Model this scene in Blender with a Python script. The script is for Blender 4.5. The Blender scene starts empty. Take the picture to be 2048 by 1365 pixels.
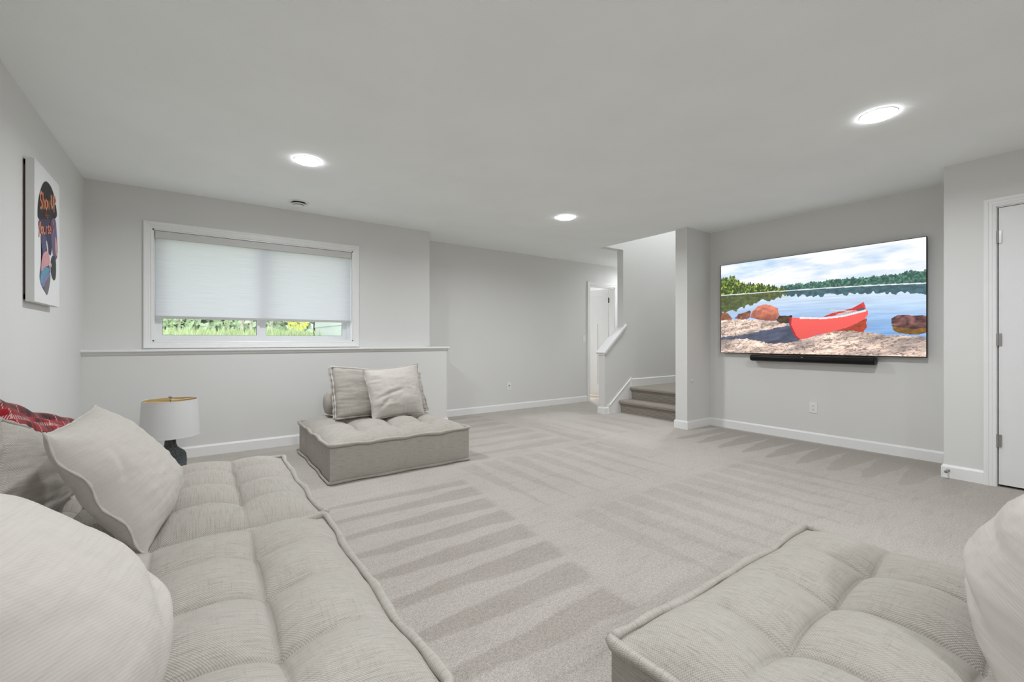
import bpy, bmesh, math, random
import numpy as np
from mathutils import Vector, Matrix

random.seed(7)
rng = np.random.default_rng(11)
PI = math.pi
SC = bpy.context.scene
COL = SC.collection

# ------------------------------------------------------------------ camera
CAM_H = 1.073            # eye height, metres
H = 2.44                 # ceiling height
YAW = math.radians(54.52)
cam_d = bpy.data.cameras.new('camera')
cam_d.sensor_width = 36.0
cam_d.lens = 879.3 / 2048 * 36.0
cam_d.shift_y = -1.0 / 2048
cam_d.clip_start = 0.02
cam_d.clip_end = 200
cam = bpy.data.objects.new('camera', cam_d)
COL.objects.link(cam)
cam.location = (0, 0, CAM_H)
cam.rotation_euler = (PI / 2, 0, YAW - PI / 2)
SC.camera = cam

# ------------------------------------------------------------------ world, exposure
wd = bpy.data.worlds.new('overcast_sky')
SC.world = wd
wd.use_nodes = True
bg = wd.node_tree.nodes['Background']
bg.inputs[0].default_value = (0.85, 0.90, 1.0, 1)
bg.inputs[1].default_value = 2.9
vs = SC.view_settings
vs.view_transform = 'Standard'
vs.look = 'None'
vs.exposure = 0.13
vs.gamma = 1.0
vs.use_curve_mapping = False
SC.cycles.use_denoising = True
SC.cycles.use_adaptive_sampling = True
SC.cycles.adaptive_threshold = 0.03
SC.cycles.max_bounces = 9
SC.cycles.diffuse_bounces = 7
SC.cycles.transparent_max_bounces = 16
SC.cycles.sample_clamp_indirect = 6.0
LAMP_W = 21.5            # power of each recessed ceiling lamp


# ------------------------------------------------------------------ material helpers
def srgb(r, g, b):
    def f(c):
        c /= 255.0
        return c / 12.92 if c <= 0.04045 else ((c + 0.055) / 1.055) ** 2.4
    return (f(r), f(g), f(b), 1.0)


class NB:
    """small node-tree writer"""
    def __init__(self, name):
        self.m = bpy.data.materials.new(name)
        self.m.use_nodes = True
        self.t = self.m.node_tree
        self.p = self.t.nodes['Principled BSDF']
        self.out = self.t.nodes['Material Output']

    def n(self, kind, **kw):
        nd = self.t.nodes.new(kind)
        for k, v in kw.items():
            setattr(nd, k, v)
        return nd

    def link(self, a, b):
        if hasattr(a, 'is_output'):
            self.t.links.new(a, b)
        else:
            b.default_value = a

    def M(self, op, a, b=None, c=None, clamp=False):
        nd = self.n('ShaderNodeMath', operation=op)
        nd.use_clamp = clamp
        for i, v in enumerate((a, b, c)):
            if v is not None:
                self.link(v, nd.inputs[i])
        return nd.outputs[0]

    def mix(self, f, a, b, mode='MIX'):
        nd = self.n('ShaderNodeMix', data_type='RGBA', blend_type=mode)
        self.link(f, nd.inputs[0])
        self.link(a, nd.inputs[6])
        self.link(b, nd.inputs[7])
        return nd.outputs[2]

    def step(self, v, lo, hi, a=0.0, b=1.0):
        nd = self.n('ShaderNodeMapRange', interpolation_type='SMOOTHSTEP')
        for i, q in enumerate((v, lo, hi, a, b)):
            self.link(q, nd.inputs[i])
        return nd.outputs[0]

    def noise(self, vec, scale, detail=2.0, rough=0.5, dist=0.0):
        nd = self.n('ShaderNodeTexNoise')
        if vec is not None:
            self.link(vec, nd.inputs['Vector'])
        nd.inputs['Scale'].default_value = scale
        nd.inputs['Detail'].default_value = detail
        nd.inputs['Roughness'].default_value = rough
        nd.inputs['Distortion'].default_value = dist
        return nd.outputs[0]

    def coord(self, kind='Object'):
        return self.n('ShaderNodeTexCoord').outputs[kind]

    def scale(self, vec, s):
        nd = self.n('ShaderNodeVectorMath', operation='MULTIPLY')
        self.link(vec, nd.inputs[0])
        nd.inputs[1].default_value = s
        return nd.outputs[0]

    def sep(self, vec):
        nd = self.n('ShaderNodeSeparateXYZ')
        self.link(vec, nd.inputs[0])
        return nd.outputs

    def bump(self, h, strength, dist):
        nd = self.n('ShaderNodeBump')
        nd.inputs['Strength'].default_value = strength
        nd.inputs['Distance'].default_value = dist
        self.link(h, nd.inputs['Height'])
        self.link(nd.outputs[0], self.p.inputs['Normal'])

    def set(self, color=None, rough=None, metal=None, spec=None, sheen=None):
        if color is not None:
            self.link(color, self.p.inputs['Base Color'])
        if rough is not None:
            self.link(rough, self.p.inputs['Roughness'])
        if metal is not None:
            self.p.inputs['Metallic'].default_value = metal
        if spec is not None:
            self.p.inputs['Specular IOR Level'].default_value = spec
        if sheen is not None:
            self.p.inputs['Sheen Weight'].default_value = sheen
        return self.m


def plain(name, col, rough=0.5, metal=0.0, spec=0.5, var=0.04, vscale=9.0, bump=0.0, bscale=300.0):
    b = NB(name)
    co = b.coord()
    v = b.noise(co, vscale, 3.0)
    f = b.step(v, 0.3, 0.7, 1.0 - var, 1.0 + var * 0.4)
    c = b.n('ShaderNodeVectorMath', operation='SCALE')
    c.inputs[0].default_value = col[:3]
    b.link(f, c.inputs['Scale'])
    b.set(c.outputs[0], rough, metal, spec)
    if bump:
        b.bump(b.noise(co, bscale, 2.0), bump, 0.002)
    return b.m


WALLC = (0.705, 0.703, 0.685, 1)
CEILC = (0.905, 0.935, 0.925, 1)
TRIMC = (0.820, 0.820, 0.812, 1)
M = {}
M['wall'] = plain('wall_paint', WALLC, 0.62, var=0.015, vscale=1.3, bump=0.06, bscale=420)
M['ceiling'] = plain('ceiling_paint', CEILC, 0.8, var=0.02, vscale=2.0, bump=0.22, bscale=120)
M['trim'] = plain('trim_enamel', TRIMC, 0.38, var=0.01)
M['white_wall'] = plain('white_paint', (0.82, 0.82, 0.81, 1), 0.6, var=0.01)
M['door'] = plain('door_enamel', (0.76, 0.765, 0.76, 1), 0.42, var=0.01)
M['vinyl'] = plain('white_vinyl', (0.78, 0.79, 0.80, 1), 0.35, var=0.01)
M['plate'] = plain('switch_plate_plastic', (0.80, 0.80, 0.79, 1), 0.35, var=0.0)
M['black'] = plain('matte_black_plastic', (0.006, 0.006, 0.0065, 1), 0.36, spec=0.25, var=0.1)
M['darkslot'] = plain('dark_slot', (0.02, 0.02, 0.02, 1), 0.7)
M['nickel'] = plain('brushed_nickel', (0.42, 0.41, 0.40, 1), 0.32, metal=1.0)
M['bronze'] = plain('aged_bronze', (0.12, 0.10, 0.07, 1), 0.4, metal=0.8)
M['tanfloor'] = plain('pale_wood_floor', (0.62, 0.52, 0.42, 1), 0.45, var=0.12, vscale=4)
M['siding'] = plain('grey_green_siding', srgb(188, 194, 188), 0.6, var=0.03)
M['bark'] = plain('pale_birch_bark', (0.55, 0.50, 0.44, 1), 0.85, var=0.5, vscale=14)


def carpet():
    b = NB('cut_pile_carpet')
    co = b.coord()
    wob = b.noise(co, 5.0, 2.0)
    wob2 = b.noise(b.scale(co, (1, 1, 1)), 3.3, 2.0)
    X, Y, Z = b.sep(co)
    X = b.M('ADD', X, b.M('MULTIPLY', b.M('SUBTRACT', wob, 0.5), 0.07))
    Y = b.M('ADD', Y, b.M('MULTIPLY', b.M('SUBTRACT', wob2, 0.5), 0.07))

    XA = b.M('ADD', X, b.M('MULTIPLY', b.M('SUBTRACT', 3.0, Y), 0.125))

    def box(v, a, c, e=0.03):
        return b.M('MULTIPLY', b.step(v, a - e, a + e), b.step(v, c - e, c + e, 1.0, 0.0))

    def wedges(along, across, p0, p1, lo, hi, centre, period, w0, w1, amt, power=1.0):
        """pile laid over in vacuum strokes: wedges widening from p0 to p1"""
        t = b.M('DIVIDE', b.M('SUBTRACT', along, p0), p1 - p0, clamp=True)
        if power != 1.0:
            t = b.M('POWER', t, power)
        ph = b.M('ADD', b.M('DIVIDE', b.M('SUBTRACT', across, centre), period), 100.5)
        s = b.M('MULTIPLY', b.M('ABSOLUTE', b.M('SUBTRACT', b.M('FRACT', ph), 0.5)), 2.0)
        w = b.M('ADD', b.M('MULTIPLY', t, w1 - w0), w0)
        m = b.step(b.M('SUBTRACT', s, w), -0.09, 0.09, 1.0, 0.0)
        a0, a1 = min(p0, p1), max(p0, p1)
        m = b.M('MULTIPLY', m, box(along, a0, a1))
        m = b.M('MULTIPLY', m, box(across, lo, hi))
        return b.M('MULTIPLY', m, amt)

    parts = [
        wedges(XA, Y, 0.50, 1.66, 1.05, 2.98, 2.465, 0.245, 0.10, 0.74, 0.72),
        wedges(Y, X, 2.15, 3.28, 1.72, 3.45, 1.86, 0.233, 0.02, 0.76, 0.38),
        wedges(Y, X, 0.90, 2.00, 1.80, 4.10, 1.95, 0.225, 0.02, 0.80, 0.34),
        wedges(X, Y, 2.0, 3.25, 3.35, 5.40, 3.55, 0.30, 0.10, 0.70, 0.45),
        wedges(X, Y, 4.24, 5.22, 0.70, 2.90, 1.21, 0.236, 0.02, 1.05, 0.85, 0.55),
        wedges(Y, X, 4.4, 3.4, 3.30, 4.70, 3.4, 0.31, 0.05, 0.60, 0.35),
    ]
    d = parts[0]
    for q in parts[1:]:
        d = b.M('ADD', d, q)
    big = b.step(b.noise(co, 1.6, 3.0, 0.6), 0.35, 0.7, 0.0, 0.28)
    streak = b.noise(b.scale(co, (2.5, 9.0, 1.0)), 2.2, 3.0, 0.6)
    big = b.M('ADD', big, b.step(streak, 0.48, 0.72, 0.0, 0.30))
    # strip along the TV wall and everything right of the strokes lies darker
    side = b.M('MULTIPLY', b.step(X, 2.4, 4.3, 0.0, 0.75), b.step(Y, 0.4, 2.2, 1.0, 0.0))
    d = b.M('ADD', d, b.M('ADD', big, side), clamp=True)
    sp1 = b.noise(co, 230.0, 2.0, 0.7)
    sp2 = b.noise(co, 75.0, 2.0, 0.6)
    base = b.mix(d, (0.490, 0.452, 0.412, 1), (0.372, 0.336, 0.298, 1))
    spec = b.M('ADD', b.step(sp1, 0.25, 0.75, -0.34, 0.26), b.step(sp2, 0.3, 0.7, -0.10, 0.08))
    fac = b.M('ADD', spec, 1.0)
    c = b.n('ShaderNodeVectorMath', operation='SCALE')
    b.link(base, c.inputs[0])
    b.link(fac, c.inputs['Scale'])
    b.set(c.outputs[0], 0.95, spec=0.1, sheen=0.15)
    b.bump(b.M('ADD', b.M('MULTIPLY', sp2, 0.7), sp1), 0.55, 0.006)
    return b.m


M['carpet'] = carpet()


def stair_carpet():
    b = NB('stair_carpet')
    co = b.coord()
    X, Y, Z = b.sep(co)
    rib = b.M('SINE', b.M('MULTIPLY', b.M('ADD', Z, X), 2 * PI / 0.017))
    sp = b.noise(co, 160.0, 2.0, 0.7)
    f = b.M('ADD', b.M('MULTIPLY', rib, 0.13), b.step(sp, 0.25, 0.75, 0.80, 1.15))
    c = b.n('ShaderNodeVectorMath', operation='SCALE')
    c.inputs[0].default_value = (0.345, 0.312, 0.270)
    b.link(f, c.inputs['Scale'])
    b.set(c.outputs[0], 0.95, spec=0.1)
    b.bump(b.M('ADD', b.M('MULTIPLY', rib, 0.6), sp), 0.6, 0.006)
    return b.m


M['stair_carpet'] = stair_carpet()


def fabric(name, col, dark, weave, slub, contrast=0.5, rib=False, bstr=0.5):
    """linen: thread grid from metric UVs, slub streaks along u"""
    b = NB(name)
    uv = b.coord('UV')
    U, V, _ = b.sep(uv)
    k = 2 * PI / weave
    if rib:
        g = b.M('SINE', b.M('MULTIPLY', b.M('ADD', V, b.M('MULTIPLY', U, 0.5)), k))
    else:
        g = b.M('MULTIPLY', b.M('SINE', b.M('MULTIPLY', U, k)), b.M('SINE', b.M('MULTIPLY', V, k)))
    st = b.noise(b.scale(uv, (14.0, 240.0, 1.0)), slub, 3.0, 0.65)
    st2 = b.noise(b.scale(uv, (240.0, 14.0, 1.0)), slub * 0.7, 3.0, 0.65)
    f = b.M('ADD', b.step(st, 0.42, 0.78, 0.0, contrast), b.step(st2, 0.5, 0.8, 0.0, contrast * 0.45))
    f = b.M('ADD', f, b.M('MULTIPLY', b.M('SUBTRACT', 0.5, g), 0.05 if rib else 0.20), clamp=True)
    col_s = b.mix(f, col, dark)
    b.set(col_s, 0.9, spec=0.15, sheen=0.12)
    h = b.M('ADD', b.M('MULTIPLY', g, 0.6), b.M('MULTIPLY', st, -0.5))
    b.bump(h, bstr, 0.0022)
    return b.m


M['linen'] = fabric('woven_linen_upholstery', (0.505, 0.473, 0.425, 1), (0.275, 0.252, 0.215, 1), 0.0062, 1.0, 0.62, bstr=0.6)
M['linen_soft'] = fabric('smooth_linen', (0.540, 0.506, 0.466, 1), (0.410, 0.378, 0.340, 1), 0.0060, 0.7, 0.35, rib=True, bstr=0.08)
M['linen_pale'] = fabric('pale_linen', (0.575, 0.540, 0.498, 1), (0.45, 0.415, 0.375, 1), 0.0045, 0.8, 0.30, bstr=0.22)
M['linen_back'] = fabric('woven_back_cushion_linen', (0.520, 0.488, 0.440, 1), (0.30, 0.276, 0.235, 1), 0.0070, 0.8, 0.50, bstr=0.6)
M['shade_cloth'] = fabric('lamp_shade_linen', (0.66, 0.66, 0.655, 1), (0.58, 0.58, 0.575, 1), 0.002, 1.0, 0.2, bstr=0.1)


def plaid():
    b = NB('red_plaid_fleece')
    uv = b.coord('UV')
    U, V, _ = b.sep(uv)

    def bands(c, period, lst):
        fr = b.M('FRACT', b.M('DIVIDE', c, period))
        tot = None
        for (a, w, k) in lst:
            m = b.M('MULTIPLY', b.step(b.M('ABSOLUTE', b.M('SUBTRACT', fr, a)), w - 0.012, w + 0.012, 1.0, 0.0), k)
            tot = m if tot is None else b.M('ADD', tot, m)
        return tot
    P = 0.16
    tw = b.M('GREATER_THAN', b.M('SINE', b.M('MULTIPLY', b.M('ADD', U, V), 2 * PI / 0.012)), 0.0)
    ntw = b.M('SUBTRACT', 1.0, tw)
    bu = bands(U, P, [(0.20, 0.10, 1.0), (0.42, 0.03, 1.0)])
    bv = bands(V, P, [(0.20, 0.09, 1.0), (0.42, 0.03, 1.0)])
    wu = bands(U, P, [(0.70, 0.035, 1.0)])
    wv = bands(V, P, [(0.72, 0.06, 1.0)])
    dk = b.M('ADD', b.M('MULTIPLY', bu, b.M('ADD', b.M('MULTIPLY', tw, 0.3), 0.6)), b.M('MULTIPLY', bv, b.M('ADD', b.M('MULTIPLY', ntw, 0.3), 0.5)), clamp=True)
    wh = b.M('ADD', b.M('MULTIPLY', wu, tw), b.M('MULTIPLY', wv, ntw), clamp=True)
    c = b.mix(dk, srgb(150, 6, 22), srgb(14, 9, 18))
    c = b.mix(b.M('MULTIPLY', wh, 0.7), c, srgb(226, 200, 198))
    b.set(c, 0.95, spec=0.1, sheen=0.3)
    b.bump(b.noise(uv, 380.0, 2.0), 0.4, 0.003)
    return b.m


M['plaid'] = plaid()


def stone():
    b = NB('dark_cast_stone')
    co = b.coord()
    n1 = b.noise(co, 130.0, 3.0, 0.7)
    n2 = b.noise(co, 36.0, 3.0, 0.6)
    c = b.mix(b.step(n1, 0.42, 0.66), srgb(62, 70, 74), srgb(112, 118, 118))
    c = b.mix(b.step(n2, 0.55, 0.75, 0.0, 0.5), c, srgb(128, 122, 116))
    b.set(c, 0.8)
    b.bump(b.M('ADD', n1, n2), 0.9, 0.006)
    return b.m


M['stone'] = stone()
M['gold'] = plain('gold_lining', (0.70, 0.50, 0.20, 1), 0.45, metal=0.25)
M['crystal'] = plain('clear_grey_crystal', (0.45, 0.47, 0.47, 1), 0.08, metal=0.5)


def emissive(name, col, strength):
    b = NB(name)
    b.p.inputs['Base Color'].default_value = (0.9, 0.9, 0.9, 1)
    b.p.inputs['Emission Color'].default_value = col
    b.p.inputs['Emission Strength'].default_value = strength
    return b.m


M['diffuser'] = emissive('lit_lamp_diffuser', (0.93, 0.96, 1.0, 1), 38.0)


def glass():
    b = NB('window_glass')
    b.t.nodes.remove(b.p)
    tr = b.n('ShaderNodeBsdfTransparent')
    tr.inputs[0].default_value = (0.95, 0.965, 0.965, 1)
    gl = b.n('ShaderNodeBsdfGlossy')
    gl.inputs['Roughness'].default_value = 0.02
    mx = b.n('ShaderNodeMixShader')
    mx.inputs[0].default_value = 0.06
    b.link(tr.outputs[0], mx.inputs[1])
    b.link(gl.outputs[0], mx.inputs[2])
    b.link(mx.outputs[0], b.out.inputs[0])
    return b.m


M['glass'] = glass()


def blind_cloth():
    b = NB('translucent_blind_cloth')
    b.t.nodes.remove(b.p)
    co = b.coord()
    wv = b.noise(b.scale(co, (3.0, 1.0, 260.0)), 1.0, 2.0)
    f = b.step(wv, 0.3, 0.7, 0.93, 1.0)
    cl = b.n('ShaderNodeVectorMath', operation='SCALE')
    cl.inputs[0].default_value = (0.79, 0.785, 0.83)
    b.link(f, cl.inputs['Scale'])
    df = b.n('ShaderNodeBsdfDiffuse')
    tl = b.n('ShaderNodeBsdfTranslucent')
    b.link(cl.outputs[0], df.inputs[0])
    b.link(cl.outputs[0], tl.inputs[0])
    mx = b.n('ShaderNodeMixShader')
    mx.inputs[0].default_value = 0.40
    b.link(df.outputs[0], mx.inputs[1])
    b.link(tl.outputs[0], mx.inputs[2])
    b.link(mx.outputs[0], b.out.inputs[0])
    return b.m


M['blind'] = blind_cloth()


def leaves(name, c1, c2):
    b = NB(name)
    v = b.noise(b.coord(), 3.0, 3.0)
    oi = b.n('ShaderNodeObjectInfo').outputs['Random']
    c = b.mix(b.step(v, 0.3, 0.7), c1, c2)
    b.set(c, 0.7, spec=0.2)
    return b.m


M['leaf_green'] = leaves('pale_green_leaf', srgb(196, 208, 172), srgb(160, 180, 146))
M['leaf_yellow'] = leaves('yellow_green_leaf', srgb(232, 226, 110), srgb(200, 206, 110))
M['leaf_grass'] = leaves('meadow_grass', srgb(204, 214, 166), srgb(182, 198, 146))


# ------------------------------------------------------------------ mesh helpers
ORG = {}


def tag(o, label=None, cat=None, group=None, kind=None):
    if label:
        o['label'] = label
    if cat:
        o['category'] = cat
    if group:
        o['group'] = group
    if kind:
        o['kind'] = kind
    return o


def mk(name, verts, faces, mat, parent=None, origin=None, smooth=False, uv=None, sharp=None):
    """one mesh object from world-space vertices; its origin sits at its base"""
    v = np.asarray(verts, dtype=np.float64)
    if parent is not None:
        org = ORG[parent]
    elif origin is not None:
        org = np.array(origin, dtype=float)
    else:
        org = np.array([(v[:, 0].min() + v[:, 0].max()) / 2, (v[:, 1].min() + v[:, 1].max()) / 2, v[:, 2].min()])
    me = bpy.data.meshes.new(name)
    me.from_pydata((v - org).tolist(), [], [tuple(int(i) for i in f) for f in faces])
    if uv is not None:
        lay = me.uv_layers.new(name='UVMap')
        idx = np.empty(len(me.loops), dtype=np.int32)
        me.loops.foreach_get('vertex_index', idx)
        lay.data.foreach_set('uv', np.asarray(uv, dtype=np.float32)[idx].ravel())
    if mat is not None:
        me.materials.append(mat)
    if smooth:
        me.polygons.foreach_set('use_smooth', np.ones(len(me.polygons), dtype=bool))
        if sharp is not None:
            try:
                me.set_sharp_from_angle(angle=math.radians(sharp))
            except Exception:
                pass
    me.update()
    o = bpy.data.objects.new(name, me)
    COL.objects.link(o)
    if parent is None:
        o.location = org
        ORG[o] = org
    else:
        o.parent = parent
        ORG[o] = org
    return o


def empty(name, loc):
    o = bpy.data.objects.new(name, None)
    o.empty_display_size = 0.05
    COL.objects.link(o)
    o.location = loc
    ORG[o] = np.array(loc, dtype=float)
    return o


class MB:
    """collects simple solids into one mesh"""
    def __init__(self):
        self.v, self.f = [], []

    def add(self, v, f):
        k = len(self.v)
        self.v += [tuple(map(float, p)) for p in v]
        self.f += [tuple(i + k for i in q) for q in f]
        return self

    def box(self, x0, x1, y0, y1, z0, z1):
        v = [(x, y, z) for z in (z0, z1) for y in (y0, y1) for x in (x0, x1)]
        return self.add(v, [(0, 2, 3, 1), (4, 5, 7, 6), (0, 1, 5, 4), (2, 6, 7, 3), (0, 4, 6, 2), (1, 3, 7, 5)])

    def rbox(self, x0, x1, y0, y1, z0, z1, r, seg=2):
        bm = bmesh.new()
        bmesh.ops.create_cube(bm, size=1.0)
        for v in bm.verts:
            v.co = ((x0 + x1) / 2 + v.co.x * (x1 - x0), (y0 + y1) / 2 + v.co.y * (y1 - y0), (z0 + z1) / 2 + v.co.z * (z1 - z0))
        bmesh.ops.bevel(bm, geom=list(bm.edges) + list(bm.verts), offset=r, segments=seg, affect='EDGES', profile=0.5)
        bm.verts.index_update()
        self.add([v.co[:] for v in bm.verts], [[v.index for v in f.verts] for f in bm.faces])
        bm.free()
        return self

    def prism(self, poly, axis, a, b):
        """extrude a 2-D polygon along an axis (0 x, 1 y, 2 z)"""
        def P(p, t):
            q = list(p)
            q.insert(axis, t)
            return q
        n = len(poly)
        v = [P(p, a) for p in poly] + [P(p, b) for p in poly]
        f = [tuple(range(n - 1, -1, -1)), tuple(range(n, 2 * n))]
        f += [(i, (i + 1) % n, n + (i + 1) % n, n + i) for i in range(n)]
        return self.add(v, f)

    def build(self, name, mat, parent=None, **kw):
        return mk(name, self.v, self.f, mat, parent, **kw)


def tube(pts, r, seg=8, closed=False, caps=True):
    """round tube along points; r scalar or per point"""
    P = np.asarray(pts, dtype=float)
    n = len(P)
    R = np.full(n, r) if np.isscalar(r) else np.asarray(r)
    if closed:
        T = np.roll(P, -1, 0) - np.roll(P, 1, 0)
    else:
        T = np.gradient(P, axis=0)
    T /= np.linalg.norm(T, axis=1)[:, None] + 1e-12
    up = np.array([0, 0, 1.0])
    v, f = [], []
    nrm = None
    for i in range(n):
        t = T[i]
        if nrm is None:
            a = up if abs(t[2]) < 0.9 else np.array([1.0, 0, 0])
            nrm = np.cross(t, a)
        nrm = nrm - t * (nrm @ t)
        nrm /= np.linalg.norm(nrm)
        bi = np.cross(t, nrm)
        for k in range(seg):
            an = 2 * PI * k / seg
            v.append(P[i] + R[i] * (math.cos(an) * nrm + math.sin(an) * bi))
    m = n if closed else n - 1
    for i in range(m):
        j = (i + 1) % n
        for k in range(seg):
            l = (k + 1) % seg
            f.append((i * seg + k, i * seg + l, j * seg + l, j * seg + k))
    if not closed and caps:
        f.append(tuple(range(seg - 1, -1, -1)))
        f.append(tuple((n - 1) * seg + k for k in range(seg)))
    return v, f


def lathe(profile, c, seg=40, axis=2, close=False):
    """revolve (r, h) points about an axis through c"""
    v, f = [], []
    n = len(profile)
    for k in range(seg):
        a = 2 * PI * k / seg
        for (r, h) in profile:
            q = [r * math.cos(a), r * math.sin(a)]
            q.insert(axis, h)
            v.append((c[0] + q[0], c[1] + q[1], c[2] + q[2]))
    for k in range(seg):
        l = (k + 1) % seg
        for i in range(n if close else n - 1):
            j = (i + 1) % n
            f.append((k * n + i, l * n + i, l * n + j, k * n + j))
    return v, f


def grid_faces(nu, nv, off=0, flip=False):
    f = []
    for j in range(nv):
        for i in range(nu):
            a = off + j * (nu + 1) + i
            q = (a, a + 1, a + nu + 2, a + nu + 1)
            f.append(q[::-1] if flip else q)
    return f


def copy_tree(o, parent=None):
    c = o.copy()
    COL.objects.link(c)
    if parent is not None:
        c.parent = parent
    for ch in list(o.children):
        copy_tree(ch, c)
    return c


def vnoise(x, y, seed=0):
    """smooth value noise on numpy arrays"""
    xi, yi = np.floor(x).astype(int), np.floor(y).astype(int)
    xf, yf = x - xi, y - yi

    def h(a, b):
        n = (a * 374761393 + b * 668265263 + seed * 974711) & 0x7fffffff
        n = ((n ^ (n >> 13)) * 1274126177) & 0x7fffffff
        return ((n ^ (n >> 16)) & 0xffff) / 65535.0
    u, w = xf * xf * (3 - 2 * xf), yf * yf * (3 - 2 * yf)
    return (h(xi, yi) * (1 - u) + h(xi + 1, yi) * u) * (1 - w) + (h(xi, yi + 1) * (1 - u) + h(xi + 1, yi + 1) * u) * w


def fbm(x, y, o=4, seed=0):
    t, a, s = 0, 0.5, 0
    for k in range(o):
        t = t + a * vnoise(x * 2 ** k, y * 2 ** k, seed + k * 17)
        s += a
        a *= 0.5
    return t / s


def frame_profile(path, prof, axis, sgn, closed):
    """mitred moulding round a rectangular opening.
    path: corners (a, b) in the wall plane; prof: (outward offset, projection) pairs; axis: wall normal axis;
    plane coordinate given by sgn=(plane, direction)."""
    plane, dr = sgn
    P = np.array(path, dtype=float)
    n = len(P)
    ctr = P.mean(0)
    v, f = [], []
    k = len(prof)
    for i in range(n):
        for (d, h) in prof:
            p = P[i].copy()
            for ax in (0, 1):
                s = np.sign(P[i][ax] - ctr[ax])
                if not closed and ax == 1 and i in (0, n - 1):
                    s = 0
                p[ax] += s * d
            q = [p[0], p[1]]
            q.insert(axis, plane + dr * h)
            v.append(q)
    m = n if closed else n - 1
    for i in range(m):
        j = (i + 1) % n
        for a in range(k):
            b_ = (a + 1) % k
            f.append((i * k + a, j * k + a, j * k + b_, i * k + b_))
    if not closed:
        f.append(tuple(range(k)))
        f.append(tuple((n - 1) * k + a for a in range(k))[::-1])
    return v, f


CASING = [(0.0, 0.0), (0.0, 0.010), (0.008, 0.013), (0.016, 0.010), (0.022, 0.014), (0.036, 0.015), (0.040, 0.019), (0.056, 0.021), (0.063, 0.018), (0.063, 0.0)]


def baseboard(name, path, side, h=0.100, t=0.014, parent=None):
    """moulding along a polyline on the floor; side=+1 puts it left of the walking direction"""
    P = [np.array(p, float) for p in path]
    n = len(P)
    prof = [(0, 0), (t, 0), (t, h - 0.016), (t * 0.55, h - 0.004), (t * 0.4, h), (0, h)]
    v, f = [], []
    for i in range(n):
        d = []
        if i > 0:
            e = P[i] - P[i - 1]
            d.append(np.array([-e[1], e[0]]) / np.linalg.norm(e))
        if i < n - 1:
            e = P[i + 1] - P[i]
            d.append(np.array([-e[1], e[0]]) / np.linalg.norm(e))
        o = d[0] if len(d) == 1 else (d[0] + d[1]) / (1 + d[0] @ d[1])
        for (a, z) in prof:
            q = P[i] + o * a * side
            v.append((q[0], q[1], z))
    k = len(prof)
    for i in range(n - 1):
        for a in range(k):
            b_ = (a + 1) % k
            f.append((i * k + a, i * k + b_, (i + 1) * k + b_, (i + 1) * k + a))
    f.append(tuple(range(k)))
    f.append(tuple((n - 1) * k + a for a in range(k))[::-1])
    o = mk(name, v, f, M['trim'], parent)
    if parent is None:
        tag(o, kind='structure')
    return o


def struct(o):
    return tag(o, kind='structure')


# ------------------------------------------------------------------ room dimensions (metres)
XL = -0.786      # left wall
YW = 5.10        # upper window wall
YK = 5.00        # lower projecting wall
YF = 5.55        # far wall
XT = 5.295       # TV wall
XD = 4.78        # door wall
YN0, YN1 = 0.846, 3.087   # TV niche
YS0, YS1 = 3.245, 4.43    # stairs
YB = -3.4       # wall behind the camera
LED = 0.975      # ledge underside

fl = MB().box(-1.0, 7.4, -3.6, 5.67, -0.10, 0.0).build('floor', M['carpet'], origin=(0, 0, 0))
struct(fl)
cl = MB()
cl.box(-1.0, 4.83, -3.6, 5.75, H, H + 0.30)
cl.box(4.83, 7.4, -3.6, YS0, H, H + 0.30)
cl.box(4.83, 7.4, YS1 + 0.115, 5.75, H, H + 0.30)
struct(cl.build('ceiling', M['ceiling'], origin=(0, 0, H)))
struct(MB().box(XL - 0.15, XL, -3.6, 5.75, 0, H).build('wall_left', M['wall']))
WX0, WX1, WZ0, WZ1 = -0.338, 1.424, 1.065, 2.083
w = MB()
w.box(XL - 0.1, WX0, YW, YW + 0.22, LED, H)
w.box(WX1, 2.363, YW, YW + 0.22, LED, H)
w.box(WX0, WX1, YW, YW + 0.22, LED, WZ0)
w.box(WX0, WX1, YW, YW + 0.22, WZ1, H)
w.box(2.20, 2.363, YW + 0.22, YF + 0.1, LED, H)
struct(w.build('wall_window', M['wall']))
struct(MB().box(XL - 0.1, 2.551, YK, YF + 0.1, 0, LED - 0.004).build('wall_lower', M['wall']))
# ledge board with its cove moulding
t1 = empty('trim_1', (0.9, YK, LED))
struct(t1)
lg = MB()
lg.rbox(XL - 0.02, 2.578, YK - 0.032, YW + 0.02, LED, LED + 0.019, 0.004)
lg.rbox(2.30, 2.578, YW - 0.02, YF + 0.05, LED, LED + 0.019, 0.004)
lg.build('ledge_board', M['trim'], t1)
MB().prism([(YK, LED - 0.036), (YK, LED), (YK - 0.024, LED), (YK - 0.020, LED - 0.010), (YK - 0.010, LED - 0.026)], 0, XL, 2.566).build('cove_moulding', M['wall'], t1)
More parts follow.
